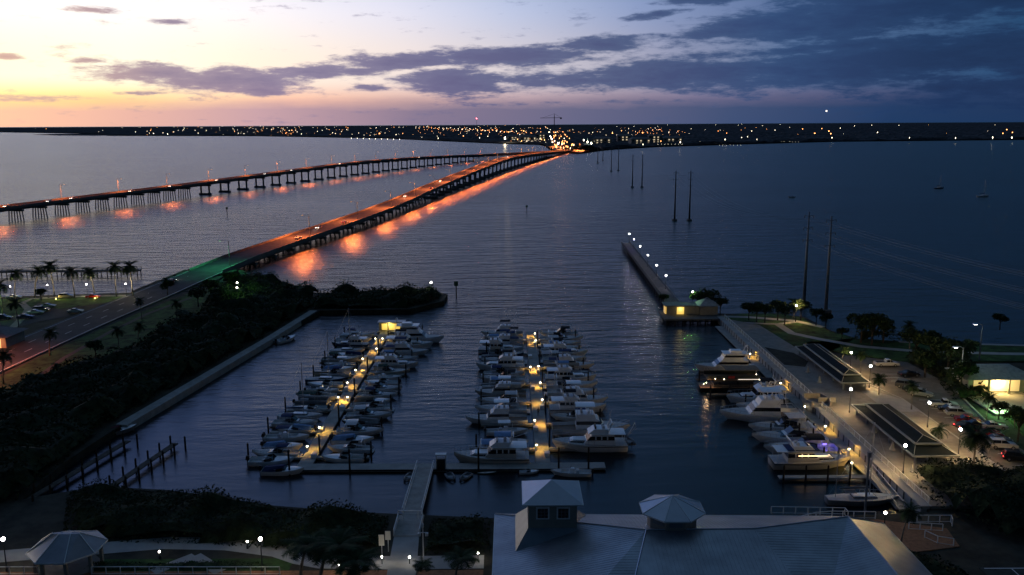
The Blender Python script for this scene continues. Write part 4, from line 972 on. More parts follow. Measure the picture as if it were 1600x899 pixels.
for tri in ((c_, d_, v_), (c_, v_, s1), (v_, (33.2, 70, 8.6), s1)): grid_on(tri, 'y', .5, -2.4, 0, 96)
for tri in ((ne, se, sp_), (ne, sp_, e_)): grid_on(tri, 'x', .5, 70.2, 0, 84)
for tri in ((d_, e_, v_), (e_, sp_, (33.2, 70, 8.6)), (e_, (33.2, 70, 8.6), v_)): grid_on(tri, 'x', .5, 70.2, 0, 84)
sm.build('roof', roof_m, hb)
MB().box(-1.6, 48.9, 69, 107.2, LZ, 6.95).box(-1.6, 43, 107.2, 110.4, LZ, 6.95).build('wall', stucco, hb)
gu = MB()
for p, q in ((a_, ne0), (ne0, ne), (a_, sw), (ne, se)): gu.tube([Vector(p) - Vector((0, 0, .1)), Vector(q) - Vector((0, 0, .1))], .11, 4)
gu.build('gutter', whitep, hb)
# square cupola
cu = MB().box(1.9, 8.1, 102.2, 108.2, 7.2, 12.95).build('cupola', stucco, hb)
MB().frus([(1.2, 101.5, 12.96), (8.8, 101.5, 12.96), (8.8, 108.9, 12.96), (1.2, 108.9, 12.96)], [(4.95, 105.2, 14.7), (5.05, 105.2, 14.7), (5.05, 105.3, 14.7), (4.95, 105.3, 14.7)]).build('cupola_roof', roof_c, cu)
MB().box(1.15, 8.85, 101.45, 108.95, 12.8, 12.957).build('eave_trim', whitep, cu)
for x in (2.9, 5.5):
    w_ = MB().box(x, x + 1.7, 102.1, 102.198, 10.7, 12.35).build('window', whitep, cu)
    MB().box(x + .2, x + 1.5, 102.05, 102.098, 10.9, 12.15).build('pane', glassm, w_)
    g_ = MB(); [g_.box(x + .2 + 1.3 * k / 3 - .02, x + .2 + 1.3 * k / 3 + .02, 102.03, 102.048, 10.9, 12.15) for k in (1, 2)]; [g_.box(x + .2, x + 1.5, 102.02, 102.029, 10.9 + 1.25 * k / 3 - .02, 10.9 + 1.25 * k / 3 + .02) for k in (1, 2)]; g_.build('muntin', hgrey, w_)
MB().frus([(.2, 99.6, 7.5), (9.9, 99.6, 7.5), (9.9, 110.2, 7.5), (.2, 110.2, 7.5)], [(1.88, 102.18, 9.5), (8.12, 102.18, 9.5), (8.12, 108.22, 9.5), (1.88, 108.22, 9.5)]).build('cupola_skirt', roof_m, cu)
# eight sided cupola
oc = lambda r, z, a0=PI / 8: [(19.9 + r * math.cos(a0 + k * PI / 4), 101.2 + r * math.sin(a0 + k * PI / 4), z) for k in range(8)]
cu2 = MB().frus(oc(3.1, 8.5), oc(3.1, 12.6)).build('cupola', stucco, hb)
MB().frus(oc(4.15, 12.63), [(19.9 + .08 * math.cos(k), 101.2 + .08 * math.sin(k), 14.25) for k in [PI / 8 + j * PI / 4 for j in range(8)]]).build('cupola_roof', roof_c, cu2)
MB().frus(oc(4.2, 12.45), oc(4.2, 12.62)).build('eave_trim', whitep, cu2)
hc = MB()
for k in range(8): a = PI / 8 + k * PI / 4; hc.tube([(19.9 + 4.15 * math.cos(a), 101.2 + 4.15 * math.sin(a), 12.66), (19.9, 101.2, 14.27)], .05, 4)
hc.build('hip_cap', whitep, cu2)
for k in (4, 5, 6):
    a = k * PI / 4 + PI / 4 * .0; r = 3.1 * math.cos(PI / 8) + .03
    p = MB().box(-.02, .02, -.8, .8, 11.35, 12.3, rz=a, c=(19.9 + r * math.cos(a), 101.2 + r * math.sin(a))).build('louvre', hgrey, cu2)
# ------------------------------------------------------------------ gazebo bottom left
gz = thing('gazebo', 'eight sided gazebo with pale metal roof beside the white fence', 'gazebo', (-59.9, 107.6, 1.52))
og = lambda r, z: [(r * math.cos(PI / 8 + k * PI / 4), r * math.sin(PI / 8 + k * PI / 4), z) for k in range(8)]
MB().frus(og(4.9, 3.0), [(2.0 * x / 5, .3 * y / 5, z) for x, y, z in og(5, 4.9)]).build('roof', mat('gazebo_roof', (.24, .26, .29), .5, .2, var=.15, scale=.7), gz)
hc = MB()
for (x, y, z), (u, v, w_) in zip(og(4.9, 3.02), [(2.0 * x / 5, .3 * y / 5, z) for x, y, z in og(5, 4.93)]): hc.tube([(x, y, z), (u, v, w_)], .07, 4)
hc.build('hip_cap', whitep, gz); MB().frus(og(4.95, 2.8), og(4.95, 2.997)).build('eave_trim', whitep, gz)
for (x, y, z) in og(4.0, 0): MB().box(x - .2, x + .2, y - .2, y + .2, 0, 2.8).build('column', stucco, gz)
MB().frus(og(3.9, 0), og(3.9, .2)).build('floor', pave, gz)
# paths and planting strips by the fence
PTH = [G(x, y, LZ) for x, y in [(150, 858), (260, 849), (360, 851), (437, 861), (470, 872)]]
strip('footpath', [(-80, 109)] + PTH + [(-26, 108.6), (-16, 108.2), (-4, 108.4)], 3.6, LZ + .06, conc)
strip('footpath', [(-80, 104.9), (-4, 104.9)], 2.6, LZ + .08, mat('brick_paving', (.30, .15, .08), .85, var=.25, scale=2, bump=.3))
strip('footpath', [(-44, 110.4), (-48, 106)], 1.8, LZ + .1, conc)
strip('footpath', [(-44, 110.4), (-39, 106)], 1.8, LZ + .105, conc)
sheet('lawn', [(-58, 106), (-30, 106), (-30, 109.6), (-58, 109.6)], LZ + .05, grass)
sheet('terrace', [G(1225, 812, 2), G(1370, 808, 2), G(1480, 822, 2), G(1500, 850, 2), G(1420, 860, 2), (52, 101), (50.5, 109), (44, 111)], 1.62, mat('brick_paving'  , (.3, .15, .08)), .12)

# ------------------------------------------------------------------ right park
PZ = 2.02
sheet('lawn', [(64.5, 200), (73, 205), (72.5, 240), (88, 250), (90, 238), (94, 229.8), (104, 226.8), (136, 221.8), (198, 215), (198, 206), (98, 206), (86, 214), (78, 222), (64.5, 222)], LZ + .3, grass, .29)
sheet('lawn', [(64.5, 222), (78, 222), (88, 250), (88, 256), (83, 262), (71, 261.5), (64.5, 258)], LZ + .304, grass, .29)
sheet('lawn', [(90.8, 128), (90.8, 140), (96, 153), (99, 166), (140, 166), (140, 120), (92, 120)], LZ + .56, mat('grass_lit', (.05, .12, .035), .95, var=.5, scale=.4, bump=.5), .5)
strip('footpath', [(62.5, 258), (72, 256.5), (84, 251.5), (90, 243)], 2.4, LZ + .33, conc)
strip('footpath', [(64, 250), (78, 247), (84, 250)], 1.8, LZ + .335, conc)
strip('footpath', [(78, 247), (78.5, 236), (84, 229), (92, 221), (104, 216), (125, 213), (200, 208)], 2.4, LZ + .325, conc)
strip('footpath', [(200, 216.4), (136, 221), (104, 225.5)], 1.6, LZ + .34, conc)
LOTM = mat('worn_lot', (.17, .155, .13), .9, var=.25, scale=.3, bump=.2)
sheet('parking_lot', [(82.9, 120), (91, 120), (91, 152), (95, 172), (98, 186), (97, 205), (84, 212), (76.3, 200), (82.9, 176)], 1.98, LOTM, .5)
strip('parking_kerb', [(83, 122), (83, 176), (76.6, 200)], .3, 2.12, conc, .3)
strip('parking_kerb', [(91.2, 122), (91.2, 152), (95.2, 172), (98.2, 186)], .3, 2.12, conc, .3)
pk = MB()
for k in range(26): pk.box(86.2, 90.9, 126 + k * 2.75, 126.1 + k * 2.75, 1.985, 1.99)
struct('parking_lines', pk, whitep)
def pavilion(label, cx, y0, y1, w, z):
    t = thing('shade_pavilion', label, 'pavilion', (cx, (y0 + y1) / 2, PZ), 0, 'shade pavilions on the promenade'); L = (y1 - y0) / 2; h = w / 2
    zz = z - PZ
    dk = mat('roof_panel_dark', (.012, .02, .024), .9, .0, var=.2, scale=.5); lt = mat('roof_panel_light', (.27, .29, .28), .5, .2, var=.1)
    B_ = [(-h, -L), (h, -L), (h, L), (-h, L)]; r = w * .30
    M_ = [(-r, -L + h * .75), (r, -L + h * .75), (r, L - h * .75), (-r, L - h * .75)]
    ms = MB(); b = [(x, y, zz) for x, y in B_]; m_ = [(x, y, zz + .85) for x, y in M_]
    ms.add(b + m_, [(0, 1, 5, 4), (1, 2, 6, 5), (2, 3, 7, 6), (3, 0, 4, 7)], 0)
    ms.add([(x, y, zz - .06) for x, y in B_], [(0, 3, 2, 1)], 1)
    pass
    q = MB(); m2 = [(x, y, zz + 1.15) for x, y in M_]; top = [(0, -L + h * .75 + r, zz + 1.9), (0, L - h * .75 - r, zz + 1.9)]
    q.add(m2 + top, [(0, 1, 4), (1, 2, 5, 4), (2, 3, 5), (3, 0, 4, 5)]); q.add([(x, y, zz + .8) for x, y in M_] + m2, [(0, 1, 5, 4), (1, 2, 6, 5), (2, 3, 7, 6), (3, 0, 4, 7)])
    q.build('monitor_roof', dk, t)
    sm_ = ms
    n = int((y1 - y0) / .8)
    for k in range(1, n):
        y = -L + (y1 - y0) * k / n
        if abs(y) < L - h * .75:
            for s in (-1, 1): sm_.tube([(s * h, y, zz + .02), (s * r, y, zz + .87)], .025, 3, cap=False)
    sm_.build('lower_roof', [dk, lt], t)
    e = MB()
    for i in range(4):
        a, c = b[i], b[(i + 1) % 4]; e.tube([a, c], .2, 4); e.tube([a, m_[i]], .07, 4)
        e.tube([m2[i], m2[(i + 1) % 4]], .2, 4)
    e.tube([m2[0], top[0]], .06, 4); e.tube([m2[1], top[0]], .06, 4); e.tube([m2[2], top[1]], .06, 4); e.tube([m2[3], top[1]], .06, 4); e.tube(top, .07, 4)
    e.build('roof_trim', lt, t)
    for s in (-1, 1):
        for k in range(6):
            y = -L + 1 + (2 * L - 2) * k / 5; MB().box(s * (h - .8) - .14, s * (h - .8) + .14, y - .14, y + .14, 0, zz - .07).build('column', hgrey, t)
    for k in range(4):
        y = -L + 3 + (2 * L - 6) * k / 3; tb = MB().box(-.9, .9, y - .4, y + .4, .7, .76).build('picnic_table', conc, t); MB().box(-.1, .1, y - .3, y + .3, 0, .7).build('table_leg', conc, tb)
    return t
pavilion('shade pavilion with dark ribbed roof, nearer the fishing pier', 75.3, 182, 213.5, 6.4, 3.8)
pavilion('shade pavilion with dark ribbed roof, beside the row of parked cars', 72.4, 139.6, 167.2, 7.8, 3.8)
hk = MB(); hk.slab([(66.2, 203), (70.6, 201), (73, 206), (72, 214), (66.2, 220)], PZ - .1, PZ + .03); struct('planting_bed', hk, soil)
sheet('side_apron', [(79, 182), (82.9, 176), (82.9, 168), (76.5, 168), (76.5, 182)], 2.03, conc, .3)
# lamp posts
def park_lamp(h, glow, power, col, rr=.34, pm=darkm):
    def f():
        t = thing('lamp_post', None, 'lamp post')
        MB().tube([(0, 0, 0), (0, 0, .5)], .16, 8).tube([(0, 0, .5), (0, 0, h)], [.09, .06], 6).build('pole', pm, t)
        MB().tube([(0, 0, h), (0, 0, h + .1)], [.12, .2], 8).build('lamp_collar', pm, t)
        MB().ball((0, 0, h + .1 + rr), rr, n=10).build('lamp_globe', glow, t, True)
        light(t, h + .1 + rr, power, col, rr * 1.15)
        return t
    return Proto(f)
PL_W = park_lamp(4.6, e_white, 5200, (1, .66, .28), .26); PL_S = park_lamp(4.3, e_white, 2600, (1, .78, .42), .2); PL_F = park_lamp(4.3, e_white, 900, (1, .8, .55), .26); PL_L = park_lamp(.9, e_white, 40, (1, .8, .55), .14); PL_P = park_lamp(4.4, e_white, 900, (1, .90, .86), .28); PL_V = park_lamp(4.4, e_violet, 900, (.5, .35, 1), .24)
PL_G = park_lamp(5.2, e_white, 2200, (.42, 1, .25), .24)
for k, (x, y, w_) in enumerate(((1411, 740, 'at the seaward end of the nearer pavilion'), (1497, 713, 'at the corner between nearer pavilion and big palm'), (1449, 668, 'on the car park side of the nearer pavilion'), (1327, 645, 'beside the brick lookout, on the promenade'),
                            (1358, 606, 'beside the palm at the car park corner'), (1328, 583, 'behind the farther pavilion by a small palm'))):
    gx, gy = G(x, y, PZ); PL_W.put((gx, gy, PZ), label='lit lamp post %s' % w_, group='lit lamp posts in the promenade park', cat='lamp post')
gx, gy = G(1243, 503, 1.8); PL_W.put((gx, gy, 1.8), label='lit lamp post among the trees at the grassy shore path', group='lit lamp posts in the promenade park')
for k, (x, y) in enumerate(((979, 381), (986, 390), (997, 402), (1009, 417), (1022, 434), (1038, 452))):
    gx, gy = G(x, y, 2.4); tt = (gy - 262) / (419 - 262); gx = 51.8 + (55.6 - 51.8) * tt + 1.5
    (PL_V if k == 1 else PL_P).put((gx, gy, 2.4), label='lit lamp on the fishing pier, %s counted from its far tip' % ORD[k], group='lamps along the fishing pier', cat='lamp post')
PL_G.put((57.2, 268.4, 1.9), label='lamp shining green through the tree behind the pier house', cat='lamp post')
for k, (x, y) in enumerate(((18, 468), (76, 466), (137, 465), (198, 464))):
    gx, gy = G(x, y, LZ); PL_S.put((gx, gy, LZ), label='waterside lamp among the row of palms, %s from the picture edge' % ORD[k], group='lamps along the palm lined waterfront', cat='lamp post')
for x, y, w_ in ((11, 893, 'beside the short white fence near the gazebo'), (410, 893, 'bright, in front of the white fence'), (387, 858, 'small, behind the curved path'), (250, 874, 'low, beside the curved path and planting strip')):
    gx, gy = G(x, y, LZ); (PL_F if x in (410, 11) else PL_L).put((gx, gy, LZ), sc=1, label='lamp post, %s' % w_, group='lamps by the waterfront path', cat='lamp post')
PL_T = park_lamp(4.3, e_white, 45, (1, .8, .55), .2); gx, gy = G(1380, 845, 2); PL_T.put((gx, gy, 1.62), label='lamp post under the palm on the terrace near the ramp', group='lamps by the waterfront path')
gx, gy = G(372, 478, LZ); PL_G.put((gx, gy, LZ), sc=(1, 1, 1.1), label='lamp with greenish light at the edge of the mangroves, nearer one', cat='lamp post', group='greenish lamps by the mangroves')
gx, gy = G(372, 464, LZ); PL_G.put((gx, gy, LZ), sc=(1, 1, .9), label='lamp with greenish light at the edge of the mangroves, farther one', cat='lamp post', group='greenish lamps by the mangroves')
gx, gy = G(-14, 500, LZ); PL_G.put((gx, gy, LZ), label='greenish lamp added beside the dark parked suv at the picture edge', cat='lamp post')  # lamp added to throw the green patch on the lawn
gx, gy = G(674, 465, .8); PL_P.put((gx, gy, .8), sc=1.1, label='lamp standing at the tip of the wooded point', cat='lamp post')
# roadside tall lamps on the right
PT = mast(9, e_white, 160, (.9, 1, .85), 1.4, 150)
for x, y, w_ in ((1530, 562, 'farthest, beside the power lines'), (1500, 604, 'between dark trees and the power lines')):
    gx, gy = G(x, y, 2); PT.put((gx, gy, 2), PI, label='tall street lamp, %s' % w_, group='tall street lamps of the park road', cat='street lamp')
# dock lamps: little bollards throwing amber pools
def dock_lamp():
    t = thing('dock_lamp', None, 'dock lamp')
    MB().tbox(-.16, .16, .32, 0, .95, .03, .03, .03).build('pedestal', whitep, t)
    MB().ball((0, 0, 1.08), .17, n=8).build('lamp_globe', e_warm, t, True)
    MB().tbox(-.2, .2, .4, 1.24, 1.3, .1, .1, .1).build('lamp_cap', darkm, t)
    light(t, 0, 520, (1, .50, .06), .12, spot=142, loc=(.8, 0, 2.2), blend=1.0); return t
DL = Proto(dock_lamp)
for k, (x, y) in enumerate(((595, 535), (604, 535), (593, 551), (572, 567), (559, 585), (545, 605), (530, 628), (542, 628), (496, 676), (476, 706))):
    gx, gy = G(x, y, DZ); gx = AX + (-1.0 if k in (0, 3, 4, 5, 6, 8, 9) else 1.0)
    DL.put((gx, gy, DZ), PI if gx > AX else 0, label='small dock light, %s from the far end of the dock nearer the bridges' % ORD[k], group='dock lights on the dock nearer the bridges', cat='dock lamp')
for k, (x, y) in enumerate(((838, 527), (843, 538), (832, 580), (843, 579), (843, 605), (843, 632), (830, 665), (828, 704))):
    gx, gy = G(x, y, DZ); gx = BX + (-1.0 if x < 835 else 1.0)
    DL.put((gx, gy, DZ), PI if gx > BX else 0, label='small dock light, %s from the far end of the middle dock' % ORD[k], group='dock lights on the middle dock', cat='dock lamp')
for k, y in enumerate((214.5, 189, 172.5, 160.5, 148.5, 142)):
    gx = 61.0 if k not in (5,) else 59; DL.put((gx, y, .65), 0 if k != 5 else 1, label='small amber light on the lower walkway of the promenade wall, %s from far end' % ORD[k], group='lights of the lower walkway', cat='dock lamp')
def dock_box():
    t = thing('dock_box', None, 'dock box'); MB().box(-.45, .45, -.7, .7, 0, .62).build('box', whitep, t); MB().tbox(-.5, .5, 1.5, .622, .75, .15, .02, .05).build('lid', whitep, t); return t
DB = Proto(dock_box)
for cx, n_, nm in ((AX, 7, 'dock nearer the bridges'), (BX, 7, 'middle dock')):
    for k in range(n_):
        s = 1 if k % 2 == 0 else -1
        DB.put((cx + s * .82, 148.9 + 13.4 * k, DZ + .002), 0 if s > 0 else PI, label='white dock box, %s from the gangway on the %s' % (ORD[k], nm), group='dock boxes', cat='dock box')
# lit fuel shed at the end of dock A
fs = thing('dock_shed', 'small dock shed with glowing yellow wall at the far dock end', 'shed', (AX, 245.4, DZ))
MB().box(-2.0, 5.2, 1.1, 3.6, .02, 2.4).build('wall', stucco, fs); MB().box(-2.4, 5.6, .7, 4, 2.403, 2.6).build('roof', hgrey, fs); MB().box(-1.2, 4.2, 1.0, 1.097, .3, 2.1).build('wall_glow', e_yel, fs)  # glowing panel stands for the light on the shed wall
MB().box(-2.4, 5.6, -.2, 4.2, -.6, .0).build('float', concd, fs)
light(fs, 0, 120, (1, .75, .15), .3, loc=(1, .2, 2.2))
# person on middle dock
def person(x, y, z, label):
    verts = [(0, 0, .92), (0, 0, 1.2), (0, 0, 1.42), (0, 0, 1.52), (0, .01, 1.62), (0, .01, 1.72), (.18, 0, 1.4), (.25, .02, 1.13), (.24, .1, .88), (-.18, 0, 1.4), (-.25, .02, 1.13), (-.24, .08, .88), (.1, 0, .86), (.11, .1, .48), (.11, .06, .08), (.11, .2, .03), (-.1, 0, .86), (-.11, -.06, .48), (-.11, -.18, .1), (-.11, -.06, .03)]
    edges = [(0, 1), (1, 2), (2, 3), (3, 4), (4, 5), (2, 6), (6, 7), (7, 8), (2, 9), (9, 10), (10, 11), (0, 12), (12, 13), (13, 14), (14, 15), (0, 16), (16, 17), (17, 18), (18, 19)]
    rad = [.14, .14, .13, .055, .09, .075, .065, .045, .035, .065, .045, .035, .09, .065, .045, .04, .09, .065, .045, .04]
    me = bpy.data.meshes.new('person'); me.from_pydata(verts, edges, []); o = bpy.data.objects.new('person', me); COL.objects.link(o)
    md_ = o.modifiers.new('skin', 'SKIN'); o.modifiers.new('sub', 'SUBSURF').levels = 1
    for v, r in zip(me.skin_vertices[0].data, rad): v.radius = (r, r * .85)
    me.skin_vertices[0].data[0].use_root = True
    dg = bpy.context.evaluated_depsgraph_get(); m2 = bpy.data.meshes.new_from_object(o.evaluated_get(dg)); o.modifiers.clear(); o.data = m2
    m2.materials.clear(); m2.materials.append(clothd); m2.materials.append(skin)
    for p in m2.polygons: c = p.center; p.material_index = 1 if (c.z > 1.5 or (abs(c.x) > .2 and c.z < 1.0)) else 0; p.use_smooth = True
    MB().ball((0, -.01, 1.7), .115, n=8).build('hair', blackr, o, True)
    MB().tube([(0, .1, 1.66), (0, .135, 1.645)], [.02, .012], 4).ball((.035, .088, 1.69), .012, n=4).ball((-.035, .088, 1.69), .012, n=4).build('face', skin, o)
    o.location = (x, y, z); return tag(o, label, 'person')
gx, gy = G(837, 650, DZ); person(BX - .1, gy, DZ, 'person in dark clothes walking along the middle dock')
# signs etc near the gangway
for px, py, w_ in ((597, 868, 'nearer'), (607, 862, 'farther')):
    gx, gy = G(px, py, LZ); t = thing('notice_board', 'pale blank notice board on a post beside the gangway, %s one' % w_, 'sign', (gx, gy, LZ))
    MB().box(-.05, .05, -.05, .05, 0, 3.0).build('post', alu, t); MB().box(-.38, .38, -.1, -.053, 1.8 if w_ == 'farther' else 1.5, 3.1).build('board', signw, t)
gx, gy = G(662, 880, LZ); t = thing('camera_pole', 'pale pole with boxes and small arms beside the gangway walkway', 'pole', (gx, gy, LZ))
MB().tube([(0, 0, 0), (0, 0, 6.6)], [.09, .06], 6).build('pole', whitep, t); MB().box(-.55, .55, -.04, .04, 4.4, 4.48).build('arm', whitep, t)
for x in (-.5, .5): MB().box(x - .2, x + .2, -.2, .2, 4.0, 4.38).build('box', whitep, t)
MB().box(-.12, .12, -.12, .12, 5.2, 5.7).build('camera', whitep, t)
def path_light():
    t = thing('path_light', None, 'path light'); MB().tube([(0, 0, 0), (0, 0, .9)], .06, 5).build('post', darkm, t); MB().ball((0, 0, 1.05), .14, n=8).build('lamp_globe', e_white, t, True); light(t, 1.25, 25, (1, .8, .5), .14); return t
PTL = Proto(path_light)
for px, py, w_ in ((597, 882, 'on the bridge side of the gangway walkway'), (640, 882, 'on the hall side of the gangway walkway'), (747, 876, 'next to the corner of the metal roofed hall'), (530, 894, 'under the big palms before the gangway')):
    gx, gy = G(px, py, LZ); PTL.put((gx, gy, LZ), label='low path light %s' % w_, group='low path lights', cat='path light')
# tall grey post on the wall, near the pavilion
t = thing('hoist_post', 'tall grey post with slanted stays at the bend of the sea wall', 'post', (G(1352, 792, 1)[0], G(1352, 792, 1)[1], .3)); h_ = 9.6
MB().tube([(0, 0, 0), (0, 0, h_)], [.2, .14], 8).build('pole', hgrey, t); MB().box(-.25, .25, -.25, .25, h_ - .7, h_ + .1).build('head', hgrey, t)
lr = thing('boat_ramp', 'steep walkway flap leaning from the promenade wall to the basin', 'ramp', (62.3, 126.8, .3))
slope_box(MB(), -2.2, -.9, 0, 12.5, .0, 1.2, .15).build('deck', conc, lr); 
for s in (-2.2, -.9): MB().tube([(s, 0, 1.0), (s, 12.5, 2.2)], .05, 4).tube([(s, 0, 0), (s, 0, 1.0)], .05, 4).tube([(s, 12.5, 1.2), (s, 12.5, 2.2)], .05, 4).build('rail', whitep, lr)

def cone_fn(): return MB().tube([(0, 0, 0), (0, 0, .25)], .55, 8).tube([(0, 0, .25), (0, 0, 1.5)], [.38, .12], 8).build('planter', conc)
CN = Proto(cone_fn)
for k, (px, py, w_) in enumerate(((1262, 582, 'beside the farther pavilion'), (1280, 598, 'near the corner of the farther pavilion'), (1365, 676, 'beside the middle of the nearer pavilion'), (1394, 703, 'closest to the lamp at the nearer pavilion'), (1427, 738, 'past the seaward corner of the nearer pavilion'))):
    gx, gy = G(px, py, 2); CN.put((gx, gy, PZ + .005), label='pale conical planter on the promenade, %s' % w_, group='conical planters on the promenade', cat='planter')
# ------------------------------------------------------------------ cars
def car(kind, body, lights=None):
    def f():
        t = thing('car', None, 'car'); Lc, Wc = {'sedan': (4.7, 1.82), 'suv': (4.8, 1.92), 'pickup': (5.6, 2.0)}[kind]; h = Lc / 2
        bz = .95 if kind == 'sedan' else 1.08
        b = MB(); prof = [(-h, .35), (-h, bz - .12), (-h + .25, bz), (h * .45, bz), (h - .15, bz - .22), (h, .55), (h, .35)]
        n = len(prof); vs = []
        for s, ins in ((-1, .10), (-1, 0), (1, 0), (1, .10)):
            for x, z in prof: vs.append((x * (1 if ins == 0 else .985), s * (Wc / 2 - ins), z if ins == 0 else .25 + (z - .25) * 1.0 + (.05 if z > .6 else -.04)))
        vs = [(x, y, z) for x, y, z in vs]
        fs = [(r * n + i, r * n + (i + 1) % n, (r + 1) * n + (i + 1) % n, (r + 1) * n + i) for r in range(3) for i in range(n)]
        b.add(vs, fs + [tuple(range(n - 1, -1, -1)), tuple(range(3 * n, 4 * n))]); b.build('body', body, t)
        if kind == 'sedan': c0, c1, f_, r_ = -h * .62, h * .42, .95, .75
        elif kind == 'suv': c0, c1, f_, r_ = -h * .95, h * .42, .8, .3
        else: c0, c1, f_, r_ = -h * .15, h * .5, .75, .25
        ch_ = .5 if kind == 'sedan' else .66; w = Wc - .16
        MB().tbox(c0, c1, w, bz - .02, bz + ch_ - .07, f_, r_, .17).build('window', glassm, t)
        MB().tbox(c0 + r_ * .9, c1 - f_ * .9, w - .3, bz + ch_ - .069, bz + ch_ + .01, .12, .08, .08).build('roof', body, t)
        if kind == 'pickup': MB().box(-h + .15, -h * .2, -Wc / 2 + .18, Wc / 2 - .18, bz + .01, bz + .03).build('bed', blackr, t)
        pl_ = MB()
        for x in ((c0 + c1) / 2 + .1,):
            for s in (-1, 1): pl_.tube([(x, s * (w / 2 - .0), bz), (x, s * (w / 2 - .15), bz + ch_ - .05)], .04, 4)
        pl_.build('pillar', body, t)
        for x in (-h * .62, h * .62):
            for s in (-1, 1): 
                wh = MB().tube([(x, s * (Wc / 2 - .2), .34), (x, s * (Wc / 2 + .02), .34)], .34, 12).build('wheel', blackr, t); MB().tube([(x, s * (Wc / 2 - .1), .34), (x, s * (Wc / 2 + .03), .34)], .19, 8).build('rim', alu, wh)
        for s in (-1, 1):
            MB().box(h - .06, h + .015, s * Wc * .36 - .18, s * Wc * .36 + .18, .62, .76).build('headlight', e_head if lights == 'on' else glassm if False else alu, t)
            MB().box(-h - .015, -h + .05, s * Wc * .38 - .16, s * Wc * .38 + .16, .7, .88).build('taillight', e_red if lights else mat('tail_dull', (.12, .01, .01), .3), t)
        if lights == 'on': 
            o = light(t, 0, 700, (1, .88, .7), .1, 50, loc=(h + .1, 0, .7)); o.rotation_euler = (0, -PI / 2 + .12, 0)
        if lights == 'brake': light(t, 0, 8, (1, .05, .04), .15, loc=(-h - .4, 0, .8))
        return t
    return f
cp = {n: mat('car_paint_' + n, c, .25, .1, var=.05) for n, c in dict(white=(.62, .63, .64), silver=(.34, .35, .37), black=(.02, .02, .022), red=(.28, .02, .02), grey=(.12, .125, .13), blue=(.03, .05, .12)).items()}
def putcar(kind, colr, x, y, rz, label, group, z, lights=None):
    return P('car' + kind + colr + str(lights), car(kind, cp[colr], lights)).put((x, y, z), rz, label=label, group=group, cat='car')
gP = 'cars parked in the promenade car park'
for i, (px, py, kd, cl, ang, ds) in enumerate(((1385, 572, 'pickup', 'white', 0, 'white pickup truck parked alone by the hedge'), (1420, 588, 'sedan', 'black', .1, 'black sedan parked behind the white pickup'), (1417, 606, 'suv', 'grey', -.5, 'dark grey suv parked beside the dark bushes, upper one'),
        (1428, 612, 'sedan', 'grey', -.5, 'grey sedan beside the dark bushes'), (1438, 619, 'suv', 'silver', -.5, 'silver suv lowest of the cars by the dark bushes'), (1474, 636, 'pickup', 'white', -.2, 'white pickup truck heading the long row of cars'), (1485, 643, 'sedan', 'black', -.2, 'black sedan tucked beside the white pickup heading the row'),
        (1498, 650, 'suv', 'silver', -.2, 'silver suv third in the long row of cars'), (1512, 660, 'sedan', 'red', -.2, 'dark red sedan in the middle of the long row'), (1552, 670, 'sedan', 'white', -.15, 'pale lit car at the back of the row beside the lawn'),
        (1525, 668, 'sedan', 'black', -.2, 'black car with white gleams behind the palm'), (1545, 682, 'sedan', 'red', -.15, 'red car between the palm and the silver hatchback'), (1558, 691, 'sedan', 'grey', -.15, 'grey sedan next to the white suv'), (1566, 700, 'suv', 'white', -.15, 'white suv last in the long row'))):
    gx, gy = G(px, py, 2); putcar(kd, cl, gx, gy, ang, ds, gP, 2.0)
gx, gy = G(1512, 666, 2); putcar('sedan', 'black', gx - .8, gy - 1, .3, 'dark car with glowing red tail lights behind the palm', gP, 2, 'brake')
gx, gy = G(1590, 720, 2); putcar('suv', 'black', gx, gy, -.35, 'dark suv with bright red tail lights leaving at the picture edge', gP, 2, 'brake')
gL = 'cars parked in the park by the road'
for px, py, kd, cl, ds in ((75, 481, 'sedan', 'silver', 'silver sedan farthest in the row by the footpath'), (65, 487, 'suv', 'grey', 'grey suv in the row by the footpath'), (56, 491, 'sedan', 'white', 'pale sedan in the middle of the row by the footpath'), (40, 498, 'sedan', 'blue', 'dark blue sedan near the bend of the footpath'),
        (6, 500, 'suv', 'grey', 'dark suv at the picture edge beside green lawn'), (22, 467, 'sedan', 'white', 'white car by the waterfront rail behind the palms'), (104, 466, 'suv', 'silver', 'silver suv between the two uplit palms'), (146, 466, 'sedan', 'red', 'reddish car beside the second uplit palm'), (118, 489, 'sedan', 'white', 'single white car parked alone on dark grass')):
    gx, gy = G(px, py, LZ); putcar(kd, cl, gx, gy, .2, ds, gL, LZ + .06)
gB1 = 'cars driving on the near bridge'
for k, (y, side, cl, rv) in enumerate(((318, -1, 'red', 0), (424, 1, 'white', 0), (462, -1, 'silver', 1), (486, 1, 'white', 0), (640, -1, 'white', 1), (705, 1, 'black', 0), (768, -1, 'white', 1), (905, 1, 'silver', 0), (1180, -1, 'white', 1), (1420, 1, 'white', 0))):
    p, d = at_y(D1, y); n = Vector((d.y, -d.x)) * 2.6 * (1 if side > 0 else -1); a = math.atan2(d.y, d.x) + (PI if rv else 0)
    putcar('sedan', cl, p.x + n.x, p.y + n.y, a, '%s car driving on the near bridge, %s from the marina end' % ({'silver': 'silver'}.get(cl, cl), ORD[k]), gB1, z1(y) + .05, 'on')
